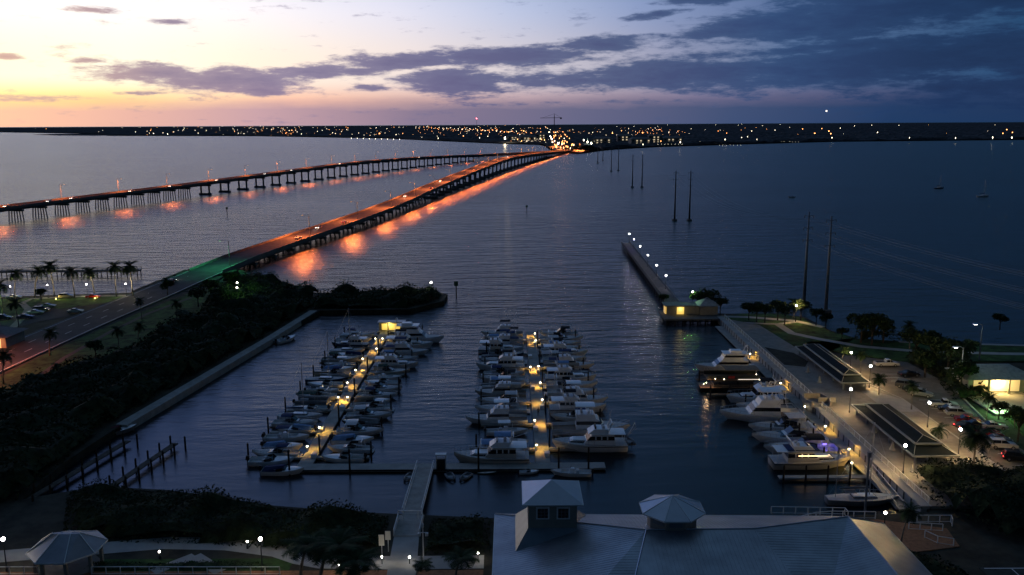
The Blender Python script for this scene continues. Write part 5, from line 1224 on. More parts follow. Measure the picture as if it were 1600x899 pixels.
for k, (y, rv) in enumerate(((548, 1), (583, 1), (604, 1), (664, 1), (712, 1), (776, 1), (855, 1), (905, 1), (1010, 1), (1240, 1), (1560, 1))):
    p, d = at_y(D2, y); n = Vector((d.y, -d.x)) * 2.6; a = math.atan2(d.y, d.x) + PI
    putcar('sedan', 'white' if k % 2 else 'silver', p.x + n.x, p.y + n.y, a, '%s car with headlights on the far bridge, %s from the picture edge' % ('white' if k % 2 else 'silver', ORD[k]), 'cars driving on the far bridge', z2(y) + .05, 'on')

# ------------------------------------------------------------------ plants
def frond(mb, base, az, droop, L, wid, up, rr, m=0):
    p = Vector(base); d = Vector((math.cos(az), math.sin(az), 0)); side = Vector((-d.y, d.x, 0)); n = 7; prev = None; seg = L / n; an = up
    pts = []
    for i in range(n + 1): pts.append(p.copy()); p = p + (d * math.cos(an) + Vector((0, 0, math.sin(an)))) * seg; an -= droop / n
    for i in range(n):
        a, b = pts[i], pts[i + 1]; w = wid * math.sin(PI * min(.96, (i + .7) / (n + .3))) ** .6
        for s in (-1, 1):
            for h in (0.0, .33, .66):
                q = a.lerp(b, h); q2 = a.lerp(b, min(1, h + .32)); tip = q + side * s * w * 1.25 * rr.uniform(.8, 1.1) + (b - a) * .9 + Vector((0, 0, -w * .45)); mb.add([q, q2, tip], [(0, 1, 2)], m)
def palm(h=8, nf=16, fl=2.6, lean=.4, seed=1):
    def f():
        r = random.Random(seed); t = thing('palm_tree', None, 'palm tree'); la = r.uniform(0, 6)
        pts = [(lean * math.cos(la) * (k / 6) ** 2 * 1.5, lean * math.sin(la) * (k / 6) ** 2 * 1.5, h * k / 6) for k in range(7)]
        MB().tube(pts, [.24, .18, .16, .15, .14, .14, .17], 7).build('trunk', bark, t, True)
        c = MB(); tp = Vector(pts[-1])
        for k in range(nf):
            lay = k % 3; frond(c, tp + Vector((0, 0, .05 * lay)), k * 2.399 + r.uniform(-.2, .2), (1.9, 2.1, 1.4)[lay] * r.uniform(.85, 1.15), fl * r.uniform(.85, 1.1), fl * .26, (.55, .1, 1.15)[lay], r)
        c.build('crown', palmm, t)
        return t
    return Proto(f)
PA = [palm(8, 26, 3.1, .6, 1), palm(7, 24, 2.9, 1.0, 2), palm(9.5, 28, 3.3, .3, 3)]
PD = palm(5.2, 36, 3.1, .1, 9); PS = palm(2.2, 14, 2.3, .1, 5)
gpl = 'palms lining the waterfront park'
for k, (px, pt_, pb) in enumerate(((24, 425, 468), (55, 420, 465), (85, 412, 462), (117, 420, 465), (148, 420, 463), (182, 414, 464), (208, 413, 463))):
    gx, gy = G(px, pb, LZ); hh = (pb - pt_) * 60 / ((pb - 195) * .98) ; p0 = [8, 7, 9.5][k % 3] + 1
    PA[k % 3].put((gx, gy, LZ), k * 1.3, hh / p0, label='waterfront palm against the bright bay, %s from the picture edge' % ORD[k], group=gpl, cat='palm tree')
for k, (px, pt_, pb, w_) in enumerate(((78, 515, 556, 'at the kerb of the orange lit road'), (30, 470, 515, 'over the dark parked suv'), (5, 440, 495, 'cut by the picture edge above the lit lawn'), (6, 548, 600, 'at the picture edge beside the orange lit road'), (222, 468, 500, 'on the verge between road and footpath'), (187, 512, 552, 'on dark grass, slim with pale trunk'), (216, 505, 540, 'on dark grass closest to the mangroves'),
        (262, 436, 462, 'beyond the road against the water'), (278, 470, 505, 'pale, at the edge of the mangroves'), (333, 460, 490, 'short, left of the greenish lamps'), (92, 570, 602, 'low, with pale trunk above the mangroves'))):
    gx, gy = G(px, pb, LZ); hh = (pb - pt_) * 60 / ((pb - 195) * .98)
    PA[(k + 1) % 3].put((gx, gy, LZ), k * 2.1, hh / ([8, 7, 9.5][(k + 1) % 3] + 1), label='palm tree %s' % w_, group='palms near the road', cat='palm tree')
for k, (px, pt_, pb, w_, pr) in enumerate(((1373, 588, 617, 'full crowned, beside the white lamp at the car park corner', 1), (1314, 545, 575, 'spidery, behind the farther pavilion', 0), (1344, 552, 590, 'green lit, between the two lamps behind the farther pavilion', 0), (1424, 600, 640, 'at the car park edge before the dark cars', 0),
        (1520, 672, 735, 'big and full crowned, in front of the row of cars', 1), (1540, 620, 665, 'before the gold lit entrance', 0), (1466, 663, 690, 'small, between the nearer pavilion and cars', 2), (1408, 795, 850, 'large dark one on the terrace above the ramp', 0), (1240, 470, 497, 'beside the lamp on the grassy shore', 1), (1421, 507, 545, 'pale, standing past the dark shore trees', 0), (1585, 640, 668, 'at the picture edge beside green lawn', 0))):
    gx, gy = G(px, pb, 2); hh = (pb - pt_) * 60 / ((pb - 195) * .95)
    if pr == 1: PD.put((gx, gy, 2), k, hh / 6.6, label='palm %s' % w_, group='palms of the promenade park', cat='palm tree')
    elif pr == 2: PS.put((gx, gy, 2), k, 1, label='palm %s' % w_, group='palms of the promenade park', cat='palm tree')
    else: PA[k % 3].put((gx, gy, 2), k, hh / ([8, 7, 9.5][k % 3] + 1), label='palm %s' % w_, group='palms of the promenade park', cat='palm tree')
for k, (px, py, s, w_) in enumerate(((470, 905, 1.15, 'big dark palm nearest the white fence end'), (500, 915, 1.35, 'big dark palm in the middle of the cluster before the gangway'), (534, 905, 1.15, 'big dark palm of the cluster closest to the gangway'), (712, 905, .85, 'star shaped palm next to the hall roof'), (650, 902, .55, 'small palm by the gangway walkway'), (565, 925, 1.0, 'dark palm crown at the bottom edge by the signs'))):
    gx, gy = G(px, py, LZ); PA[k % 3].put((gx, gy, LZ), k * 1.7, (s * 1.15, s * 1.15, s * .46), label=w_, group='palms between fence and hall', cat='palm tree')
def leafcloud(mb, c, r, n, size, rr, sq=.8, m=0):
    for _ in range(n):
        a = rr.uniform(0, 2 * PI); z = rr.uniform(-.75, 1); q = math.sqrt(1 - z * z); k = rr.uniform(.55, 1.05)
        p = Vector((c[0] + r * q * math.cos(a) * k, c[1] + r * q * math.sin(a) * k, c[2] + r * sq * z * k))
        u = Vector((rr.uniform(-1, 1), rr.uniform(-1, 1), rr.uniform(-.6, .6))).normalized() * size * rr.uniform(.6, 1.3); v = u.cross(Vector((rr.uniform(-1, 1), rr.uniform(-1, 1), rr.uniform(-1, 1)))).normalized() * size * rr.uniform(.5, 1)
        mb.add([p - u, p + v * .8, p + u, p - v], [(0, 1, 2, 3)], m)
def tree(seed, h=6, r=2.6, lm=None, trunkm=None):
    def f():
        rr = random.Random(seed); t = thing('tree', None, 'tree')
        tr = MB().tube([(0, 0, 0), (rr.uniform(-.2, .2), 0, h * .3), (0, rr.uniform(-.2, .2), h * .55)], [.22, .16, .12], 6)
        cr = MB()
        for k in range(7):
            a = k * 2.4; d = r * .55 * (1 if k else 0); c = (d * math.cos(a), d * math.sin(a), h * .58 + rr.uniform(0, h * .26)); tr.tube([(0, 0, h * .4), (c[0] * .7, c[1] * .7, c[2])], [.1, .05], 4); leafcloud(cr, c, r * rr.uniform(.42, .62), 150, .26, rr)
        tr.build('trunk', trunkm or barkd, t); cr.build('crown', lm or leafd, t)
        return t
    return Proto(f)
TR = [tree(11), tree(12, 6.5, 3), tree(13, 5.5, 2.4), tree(14, 5, 2.4, mat('leaf_pale', (.12, .15, .10), .7, var=.4), bark)]
gT = 'trees of the promenade park'
for k, (px, pb, s, i, w_) in enumerate(((1215, 500, 1.0, 0, 'round tree at the far end of the grassy shore'), (1226, 507, .95, 1, 'tree in front of the shore path junction'), (1251, 500, 1.0, 1, 'dark tree right beside the shore lamp'), (1275, 508, .85, 0, 'round dark tree under the thinner power pole'), (1290, 512, .8, 2, 'small dark tree beside the far power pole'),
        (1182, 503, 1.0, 0, 'first round tree from the pier house'), (1170, 500, 1.0, 2, 'dark tree leaning over the sea wall start'), (1195, 504, .9, 1, 'dark tree between pier house and grassy shore'), (1315, 532, .7, 2, 'small dark tree in front of the shore thicket'), (1345, 535, 1.3, 1, 'dark tree at the start of the shore thicket'), (1362, 538, 1.4, 0, 'large dark shore tree'), (1380, 535, 1.25, 2, 'dark tree at the end of the shore thicket'),
        (1430, 560, 1.2, 1, 'dark tree above the parked dark cars'), (1455, 575, 1.5, 0, 'broad dark tree under the street lamp'), (1480, 590, 1.5, 1, 'broad dark tree in the middle of the dark grove'), (1500, 612, 1.3, 2, 'dark tree with pale trunk before the gold lit building'), (1445, 590, 1.2, 2, 'dark tree beside the row of dark cars'), (1515, 560, .8, 0, 'tree beyond the grove by the power lines'), (1562, 515, .9, 2, 'dark tree near the far street lamp'),
        (1590, 690, 1.1, 0, 'tree at the picture edge over the lawn'), (1560, 655, .7, 2, 'low tree beside the gold lit forecourt'))):
    gx, gy = G(px, pb, 2); TR[i].put((gx, gy, 1.9), k * 1.1, s, label=w_, group=gT, cat='tree')
for k, (px, pb, s, i, w_) in enumerate(((1096, 488, 1.0, 0, 'tree behind the pier house roof, lit green'), (1112, 490, 1.15, 1, 'dark round tree behind the pier house'), (1040, 480, .75, 2, 'dark tree where the fishing pier meets the platform'), (1130, 494, .9, 0, 'dark tree sloping down beyond the pier house'))):
    gx, gy = G(px, pb, 2); TR[i].put((gx, gy + 4, 1.6), k * 1.1, s, label=w_, group='trees around the pier house', cat='tree')
tree(15, 5.6, 2.6, mat('leaf_lamplit', (.09, .16, .04), .7, var=.4)).put((59.6, 271.5, 1.6), 0, 1, label='green lit tree with a lamp in front, behind the pier house', group='trees around the pier house', cat='tree')  # leaf colour lightened so the crown reads as lit by the lamp
for k, (px, pb, s, i, w_) in enumerate(((285, 507, .9, 3, 'pale leafed small tree at the mangrove edge'), (298, 512, .9, 3, 'second pale leafed tree at the mangrove edge'), (345, 480, 1.1, 0, 'dark tree beside the bridge start'), (330, 470, 1.2, 1, 'dark tree under the tall pole given a green glow'), (362, 455, 1.2, 0, 'dark tree where bridge piles begin'), (262, 462, 1.0, 2, 'low dark tree beside the bay across the road'), (65, 470, .8, 2, 'low dark bush tree beneath the uplit palm'),
        (310, 480, 1.0, 1, 'dark tree on the grass verge of the road'), (150, 560, .8, 0, 'dark tree at the top of the mangrove bank'))):
    gx, gy = G(px, pb, LZ); TR[i].put((gx, gy, LZ - .1), k, s, label=w_, group='trees near the bridge start', cat='tree')
def inside(p, poly):
    x, y = p; c = False; j = len(poly) - 1
    for i in range(len(poly)):
        if (poly[i][1] > y) != (poly[j][1] > y) and x < (poly[j][0] - poly[i][0]) * (y - poly[i][1]) / (poly[j][1] - poly[i][1]) + poly[i][0]: c = not c
        j = i
    return c
def edge_d(p, poly):
    P0 = Vector(p); b = 1e9
    for i in range(len(poly)):
        a, c = Vector(poly[i]), Vector(poly[(i + 1) % len(poly)]); d = c - a; t = max(0, min(1, (P0 - a).dot(d) / max(d.length_squared, 1e-9))); b = min(b, (P0 - (a + d * t)).length)
    return b
def thicket(name, label, poly, z, h, dens, size, m, seed=1, kind='stuff', fall=3.0, freq=.16):
    rr = random.Random(seed); xs = [p[0] for p in poly]; ys = [p[1] for p in poly]; mb = MB()
    hh = lambda x, y: h * (.55 + .9 * max(0, noise.noise(Vector((x * freq, y * freq, seed))) + .35)) * min(1, .25 + edge_d((x, y), poly) / fall)
    n = int((max(xs) - min(xs)) * (max(ys) - min(ys)) * dens)
    for _ in range(n):
        x, y = rr.uniform(min(xs), max(xs)), rr.uniform(min(ys), max(ys))
        if not inside((x, y), poly): continue
        H = hh(x, y); zz = z + H * rr.uniform(.72, 1.08)
        u = Vector((rr.uniform(-1, 1), rr.uniform(-1, 1), rr.uniform(-.7, .7))).normalized() * size * rr.uniform(.6, 1.5); v = Vector((rr.uniform(-1, 1), rr.uniform(-1, 1), rr.uniform(-.5, .9))).normalized() * size * rr.uniform(.5, 1)
        p = Vector((x, y, zz)); mb.add([p - u, p + v * .8, p + u, p - v], [(0, 1, 2, 3)])
    st = 1.6; X = int((max(xs) - min(xs)) / st) + 2; Y = int((max(ys) - min(ys)) / st) + 2; idx = {}
    vs = []; fs = []
    for i in range(X):
        for j in range(Y):
            x, y = min(xs) + i * st, min(ys) + j * st
            if inside((x, y), poly): idx[i, j] = len(vs); vs.append((x, y, z + hh(x, y) * .8))
    for (i, j) in idx:
        if (i + 1, j) in idx and (i, j + 1) in idx and (i + 1, j + 1) in idx: fs.append((idx[i, j], idx[i + 1, j], idx[i + 1, j + 1], idx[i, j + 1]))
    mb.add(vs, fs)
    o = mb.build(name, m); return tag(o, label, 'mangroves', kind=kind)
thicket('mangrove_thicket', 'dense dark mangroves filling the bank beside the road', [(-78, 131), (-79.5, 142), (-80, 156), (-80.5, 163), (-70.2, 232), (-65.5, 270), (-66, 296), (-72, 299), (-86, 317), (-98, 330), (-105, 318), (-104, 300), (-101, 278), (-98, 262), (-101, 245), (-100, 228), (-101, 212), (-106, 200), (-112, 186), (-118, 170), (-125, 150), (-125, 118), (-90, 112)], LZ - .3, 4.4, 3.2, .38, leafm, 1)
thicket('mangrove_thicket', 'low wooded point closing the harbour mouth', [(-66, 272.5), (-61, 272), (-34, 273.2), (-24.5, 285.5), (-24, 295), (-27.5, 300.5), (-64, 299.8)], LZ - 1.4, 4.4, 4, .36, leafm, 2, fall=2.5)
thicket('mangrove_thicket', 'dark shoreline mangroves between the basin and the curved path', [(-72, 130.8), (-67.6, 133), (-56.7, 131.6), (-48.5, 129.1), (-37.2, 125.6), (-23.8, 123), (-18.6, 122.4), (-18.6, 110.8), (-30, 111.4), (-46, 114), (-58, 114.5), (-66, 118)], LZ - .5, 3.0, 11, .22, leafm, 3)
thicket('mangrove_thicket', 'dark shoreline mangroves between the gangway and the hall', [(-12.4, 121.6), (-3.2, 120.8), (-3.2, 110.6), (-12.4, 110.4)], LZ - .5, 2.4, 12, .2, leafm, 4, fall=2)
thicket('shrub_mass', 'broad dark shrubbery in the corner beyond the ramp', [(66, 135), (74, 137), (84, 136), (92, 134), (98, 128), (98, 112), (70, 113), (65, 124)], LZ, 4.0, 9, .25, leafm, 5, fall=2)
thicket('shrub_mass', 'dark shrubbery beside the blue roof slope', [(52.6, 111), (56, 109), (60, 100), (66, 92), (66, 84), (51, 84), (51, 107)], LZ, 2.6, 10, .22, leafm, 6, fall=2)
thicket('hedge', 'low dark hedge strip beside the curved path', [(-57.5, 108.2), (-34, 108.4), (-34, 106.6), (-57.5, 106.6)], LZ, .7, 20, .16, leafd, 7, fall=.6)
thicket('shrub_mass', 'dark shrubs across from the parked cars under the grove', [(93.5, 176), (100, 174), (108, 186), (112, 205), (104, 216), (98, 208), (97, 190)], LZ, 2.6, 4, .4, leafm, 8, fall=2)
thicket('shrub_mass', 'dark shoreline shrubs below the thinner power poles', [(91, 226), (104, 224), (109, 226.6), (96, 231)], LZ, 3.8, 7, .36, leafm, 9, fall=1.5)
# bollards and court lines at the bottom corner
sheet('sports_court', [(62, 96), (62, 106), (110, 106), (110, 80), (62, 80)], LZ + .2, mat('court', (.05, .06, .055), .9), .19)
ct = MB(); ct.box(62.5, 110, 105.6, 105.75, LZ + .2, LZ + .206); 
for x in (66, 78, 90): ct.box(x, x + .12, 84, 105.5, LZ + .2, LZ + .206)
struct('court_lines', ct, whitep)

# ------------------------------------------------------------------ buildings in the parks
bR = thing('park_building', 'hip roofed building with gold lit entrance beside the car park', 'building', (104, 181.5, 1.98))
MB().box(-5, 9, -1, 6, 0, 3.2).build('wall', stucco, bR); MB().frus([(-6.2, -2.4, 3.203), (10.2, -2.4, 3.203), (10.2, 7.4, 3.203), (-6.2, 7.4, 3.203)], [(-1.6, 2.3, 5.4), (5.6, 2.3, 5.4), (5.6, 2.7, 5.4), (-1.6, 2.7, 5.4)]).build('roof', mat('roof_pale', (.32, .33, .33)), bR)
MB().box(-3.8, 6.2, -1.1, -1.003, .3, 3.0).build('entrance_glow', e_gold, bR)  # gold lamp light on the entrance wall made as a glowing panel
for x in (-5.4, -1, 3.4, 8): MB().box(x - .18, x + .18, -2.2, -1.84, 0, 3.2).build('column', stucco, bR)
light(bR, 0, 1100, (1, .66, .22), .4, loc=(1.5, -2.1, 2.4))
sheet('forecourt', [(97.5, 166.5), (110, 166.5), (111, 180.4), (98, 180.4)], 2.0, conc, .3)
fl = thing('flood_lamp', 'low flood lamp glaring beside the gold lit forecourt', 'lamp', (98.6, 167.2, 2.0)); MB().tube([(0, 0, 0), (0, 0, .7)], .06, 6).build('post', darkm, fl); MB().ball((0, 0, .9), .26, n=8).build('lamp_globe', e_white, fl, True); light(fl, 1.6, 1300, (.35, 1, .3), .25)
bl = thing('park_building', 'dark low roofed building by the road with one glowing panel for its lit wall', 'building', (G(10, 545, LZ)[0] - 8, G(10, 545, LZ)[1], LZ))
MB().box(-10, 8, 0, 9, 0, 3.2).build('wall', stucco, bl); MB().frus([(-11, -1, 3.2), (9, -1, 3.2), (9, 10, 3.2), (-11, 10, 3.2)], [(-6, 4, 5), (4, 4, 5), (4, 5, 5), (-6, 5, 5)]).build('roof', rust, bl); MB().box(4.9, 6.7, -.09, -.003, .2, 2.7).build('glow_panel', e_gold, bl)  # orange light on the wall made as a glowing panel
light(bl, 0, 90, (1, .5, .2), .2, loc=(5.8, -.8, 2.2))
for x, y, n in ((88, 468, 'first'), (149, 467, 'second')):
    gx, gy = G(x, y, LZ); t = thing('uplight', 'warm uplight at the foot of a waterfront palm, %s from the picture edge' % n, 'uplight', (gx + .3, gy - .8, LZ))
    MB().tube([(0, 0, 0), (0, 0, .25)], .16, 8).build('housing', darkm, t); MB().ball((0, 0, .32), .2, n=8).build('lens', em('uplight_glow', (1, .75, .2), 9), t, True); light(t, .8, 110, (1, .66, .14), .2)
# ------------------------------------------------------------------ power poles and cables
def ppole(h, arms=6, m=None):
    def f():
        t = thing('power_pole', None, 'power pole'); MB().tube([(0, 0, -1), (0, 0, h)], [.6, .25], 10).build('mast', m or hgrey, t, True)
        for k in range(3):
            for s in (-1, 1): 
                a = MB().tube([(0, 0, h - 1.5 - 4 * k), (s * 1.5, 0, h - 1.2 - 4 * k)], [.14, .07], 5).build('crossarm', m or hgrey, t); MB().tube([(s * 1.5, 0, h - 1.25 - 4 * k), (s * 1.5, 0, h - 2.1 - 4 * k)], .09, 5).build('insulator', darkm, a)
        MB().box(-1.4, 1.4, -1.4, 1.4, -1, .9).build('footing', concb, t); return t
    return Proto(f)
PPn = ppole(31); PPf = ppole(31, m=darkm)
poles = [(1256, 475, 1262, 345, 'near pair, the one closer to the pier'), (1290, 488, 1297, 349, 'near pair, the one farther from the pier'), (1054, 345, 0, 0, 'second pair, bridge side'), (1077, 345, 0, 0, 'second pair, open bay side'), (988, 293, 0, 0, 'third pair, bridge side'), (1003, 293, 0, 0, 'third pair, open bay side'),
         (955, 268, 0, 0, 'fourth pair, bridge side'), (966, 267, 0, 0, 'fourth pair, open bay side'), (934, 255, 0, 0, 'farthest pair, bridge side'), (942, 251, 0, 0, 'farthest pair, open bay side')]
XY = []
for k, (x, y, _, _, w_) in enumerate(poles):
    gx, gy = G(x, y, 0); XY.append((gx, gy)); (PPn if k < 2 else PPf).put((gx, gy, 0), 0, label='tall slim power pole in the bay, %s' % w_, group='power poles crossing the bay', cat='power pole')
cb = thing('power_cable', None, 'power cable')
cables = []
def cable(a, b, sag, r=.035):
    mb = MB(); A, B_ = Vector(a), Vector(b); n = 18; r *= .65; mb.tube([A.lerp(B_, i / n) - Vector((0, 0, 4 * sag * (i / n) * (1 - i / n))) for i in range(n + 1)], r, 3, cap=False); return mb
bpy.data.objects.remove(cb)
ends = [(152, 118), (158, 112)]
for j in (0, 1):
    t = thing('power_cables', 'faint power cables running from the %s near power pole over the park' % ('closer' if j == 0 else 'farther'), 'power cable', (0, 0, 0))
    for k in range(3):
        for s in (-1.5, 1.5): cable((XY[j][0] + s, XY[j][1], 28.8 - 4 * k), (ends[j][0] + s, ends[j][1] + s, 26 - 4 * k), 4).build('cable', hgrey, t)
        for s in (-1.5, 1.5):
            for q in range(j, 8, 2): 
                if k == 0: cable((XY[q][0] + s, XY[q][1], 28.8), (XY[q + 2][0] + s, XY[q + 2][1], 28.8), 7, .03).build('cable', darkm, t)
for j in (0, 1): PPn.put((ends[j][0], ends[j][1], 1.5), .7, .92, label='power pole on land outside the park, carrying the cables on, %s' % ('first' if j == 0 else 'second'), group='power poles crossing the bay')
# channel markers
for x, y, w_, s in ((713, 465, 'off the tip of the wooded point', 1.2), (355, 335, 'between the two bridges', 1.0), (823, 332, 'in open water beyond the near bridge', 1.0)):
    gx, gy = G(x, y, 0); t = thing('channel_marker', 'small dark channel marker on a pile %s' % w_, 'channel marker', (gx, gy, 0)); MB().tube([(0, 0, -1), (0, 0, 3.4 * s)], .2, 7).build('pile', pilem, t); MB().box(-.7, .7, -.05, .05, 3.4 * s, 4.8 * s).build('day_board', c_green, t)
# ------------------------------------------------------------------ far shore
SH = [(-700, 206.5), (0, 206.5), (150, 209), (165, 212), (400, 212.5), (600, 216), (700, 220.5), (780, 224), (848, 226), (856, 231), (866, 238), (905, 239.5), (918, 238), (935, 235.5), (960, 233), (1030, 229), (1160, 225), (1300, 221), (1600, 218), (2300, 216)]
shy = lambda x: lerp(SH, x)
def far_pt(px, py, z=0): 
    g = G(px, py, z); return (g[0], g[1], z)
XS = list(range(-700, 2301, 10))
mb = MB(); near_ = [far_pt(x, shy(x) + .35, 1.2) for x in XS]; hz = [(n[0] * 14000 / n[1], 14000, 1.2) for n in near_]
hz = [(n[0] / n[1] * 45000, 45000, 1.2) for n in near_]
nn = len(XS); mb.add(near_ + hz + [(a[0], a[1], -2) for a in near_], [(i, i + 1, nn + i + 1, nn + i) for i in range(nn - 1)] + [(2 * nn + i, 2 * nn + i + 1, i + 1, i) for i in range(nn - 1)])
struct('far_shore', mb, mat('far_ground', (.008, .009, .008), 1, var=.3, scale=.02, spec=0))
mb = MB(); rows = 70; XS2 = list(range(-700, 2301, 4)); V = []
for j in range(rows):
    for x in XS2:
        s0 = shy(x); s0 = min(s0, 231.5) if 850 < x < 940 else s0
        g = G(x, s0, 0); D0 = g[1] + 6; D = D0 * (40000 / D0) ** ((j / (rows - 1)) ** 1.6); X_ = g[0] / g[1] * D
        zt = (1.0 if j == 0 else 5.5 + 5.5 * noise.noise(Vector((X_ * .011, D * .006, 1))) + 4 * noise.noise(Vector((X_ * .05, D * .03, 4))) + rnd.uniform(-.8, .8))
        if 845 < x < 935 and j < 12: zt = min(zt, 1.0 + 2.5 * rnd.random() * (j > 1))
        V.append((X_, D, zt))
m_ = len(XS2); mb.add(V, [(j * m_ + i, j * m_ + i + 1, (j + 1) * m_ + i + 1, (j + 1) * m_ + i) for j in range(rows - 1) for i in range(m_ - 1)])
tag(mb.build('far_woods', farwood), 'dark belt of trees covering the whole far shore', 'woods', kind='stuff')
sp_ = [far_pt(x, y, .8)[:2] for x, y in ((52, 210.6), (90, 209.6), (160, 209.2), (175, 211.8), (150, 212.2), (90, 211.8))]
mb = MB(); mb.slab(sp_, -1, 1.5); struct('sand_spit', mb, farwood)
# town lights
def far_lamp(m, rr):
    def f(): return MB().tube([(0, 0, 0), (0, 0, 12)], .3, 4, 0).ball((0, 0, 12 + rr), rr, 1, 6).build('town_lamp', [darkm, m])
    return Proto(f)
FL = {'w': far_lamp(e_far_w, 1.9), 'o': far_lamp(e_far_o, 2.0), 'b': far_lamp(e_far_b, 2.4), 'r': far_lamp(e_far_r, 1.5)}
LBL = {'w': ('tiny warm white lamp glowing among the trees of the far shore', 'white lamps of the town on the far shore'), 'o': ('tiny orange lamp glowing among the trees of the far shore', 'orange lamps of the town on the far shore'),
       'b': ('bright white lamp glaring on the far shore', 'bright lamps on the far shore'), 'r': ('red warning lamp above the far shore', 'red lamps on the far shore')}
fr = random.Random(21); cnt = 0
TOWN = []
def fl_put(px, py, c, s=1.0, z=0):
    g = G(px, py, 13); TOWN.append(((s if s < 1 else s ** .6) * max(.5, g[1] / 4800), g[0], g[1], c))
for (px, py, c, s) in ((593, 209, 'o', 2.4), (456, 204, 'o', 1.2), (235, 204, 'o', 1), (262, 210, 'w', 1), (240, 209, 'w', 1), (789, 217.5, 'b', 1.7), (872, 225.5, 'b', 1.6), (862, 218, 'b', 1.3), (860, 214, 'b', 1), (868, 212, 'o', 1.4), (858, 207, 'w', 1.6), (912, 220, 'b', .8), (918, 223, 'b', 1), (924, 225, 'b', 1), (1004, 208, 'o', 2), (957, 208.5, 'o', 1.3),
        (1295, 205.5, 'o', 2.4), (1298, 209.5, 'o', 1.6), (1273, 209, 'o', 1.5), (1254, 202, 'o', 1.2), (1284, 201.5, 'o', 1.1), (1573, 203, 'o', 2.4), (1567, 209, 'o', 1.2), (1582, 207.5, 'o', 1.2), (1371, 207.5, 'w', 1.4), (1313, 200.5, 'w', 1), (1335, 197, 'w', 1), (1362, 196, 'w', 1), (1300, 216, 'w', .8), (1493, 216.5, 'w', .9), (1551, 216, 'b', .5), (1581, 216, 'b', .5), (1421, 216, 'w', .7), (1133, 218.7, 'w', 1), (1063, 223, 'w', 1.2),
        (745, 187, 'r', 1), (808, 195, 'w', 1), (818, 205, 'o', 2.2), (1229, 190.8, 'w', 1), (1223, 191, 'w', 1), (1234, 191, 'w', 1)):
    if py > 192: fl_put(px, py, c, s)
for k in range(7): fl_put(1221 + 4.4 * k * 1.0 + fr.uniform(-.4, .4), 221.3, 'w', .22)
for k in range(9): fl_put(549 + 9.4 * k, 216.6 + .25 * k, 'w', .4)
for k in range(8): fl_put(1028 + 5.4 * k, 225.3 - .05 * k, 'w', .22)
for k in range(7): fl_put(1124 + 5.6 * k, 226.6 - .03 * k, 'w', .2)
for k in range(26): fl_put(802 + 2.2 * k, fr.uniform(213, 222), fr.choice('www'), .3)
for k in range(44):
    t_ = fr.random(); fl_put(868 + 34 * fr.random() - 14 * t_, 233 - 27 * t_, 'o' if fr.random() < .85 else 'w', fr.uniform(.3, .75))
for k in range(12): fl_put(1018 + 3.6 * k if k < 10 else 1062 + 3 * (k - 10), 190.6 + .3, 'w', .6)
n_ = 0
while n_ < 200:
    x = fr.choice((fr.uniform(-30, 1630), fr.gauss(800, 170), fr.gauss(420, 120), fr.uniform(150, 1250)))
    s0 = min(shy(x), 231); lo = 198.5 - x * 8 / 1600 + 1.2; y = lo + (s0 - 3 - lo) * fr.random() ** (1.25)
    if y > s0 - 1.5 or (860 < x < 925): continue
    fl_put(x, y, 'o' if fr.random() < (.45 if 380 < x < 900 else .2) else 'w', fr.uniform(.25, .62)); n_ += 1
for k in range(26):
    t = k / 25; fl_put(650 + 150 * t, 197.5 + 9 * t + fr.uniform(-1, 1), fr.choice('wow'), fr.uniform(.5, 1.0)); fl_put(655 + 190 * t, 200.5 + 7 * t + fr.uniform(-2, 2), fr.choice('oow'), fr.uniform(.3, .6))
for k in range(210):
    x = fr.choice((fr.gauss(860, 130), fr.gauss(700, 90), fr.gauss(1010, 60), fr.gauss(480, 100))); fl_put(x, fr.uniform(199.5, 212), fr.choice('oow'), fr.uniform(.22, .4))
TOWN.sort(key=lambda q: -q[0] / q[2])
for sc_, x, y, c in TOWN[:285]: FL[c].put((x, y, 0), 0, (sc_, sc_, 1), label=LBL[c][0], group=LBL[c][1], cat='town lamp')
mb = MB()
for sc_, x, y, c in TOWN[285:]: mb.tube([(x, y, 0), (x, y, 12)], .3 * sc_, 4, m=0).ball((x, y, 12 + 2.4 * sc_), 2.4 * sc_, 1 if c == 'o' else 2, 6)
tag(mb.build('town_lamp_glitter', [darkm, e_far_o, e_far_w]), 'countless faint lamps glittering over the far town', 'town lamps', kind='stuff')
# buildings of the town near the bridge foot
def house(w, d, h, wm, lit):
    def f():
        t = thing('town_building', None, 'building'); MB().box(-w / 2, w / 2, 0, d, 0, h).build('wall', wm, t); MB().frus([(-w / 2 - .6, -.6, h), (w / 2 + .6, -.6, h), (w / 2 + .6, d + .6, h), (-w / 2 - .6, d + .6, h)], [(-w / 3, d * .45, h + 2.4), (w / 3, d * .45, h + 2.4), (w / 3, d * .55, h + 2.4), (-w / 3, d * .55, h + 2.4)]).build('roof', rust, t)
        for k in range(int(w / 5)):
            for j in range(int(h / 3.2)): 
                x = -w / 2 + 1.5 + k * 5; MB().box(x, x + 2, -.12, -.01, 1 + j * 3.2, 2.6 + j * 3.2).build('window', lit if (k * 7 + j * 3) % 3 else glassm, t)
        return t
    return Proto(f)
e_win = mat('lit_window', (.8, .8, .8), .5, emit=(1, .8, .5), es=.5, sampling='NONE')
HB = [house(26, 14, 7, stucco, e_win), house(18, 12, 10, mat('town_wall', (.25, .22, .2), .9), e_win)]
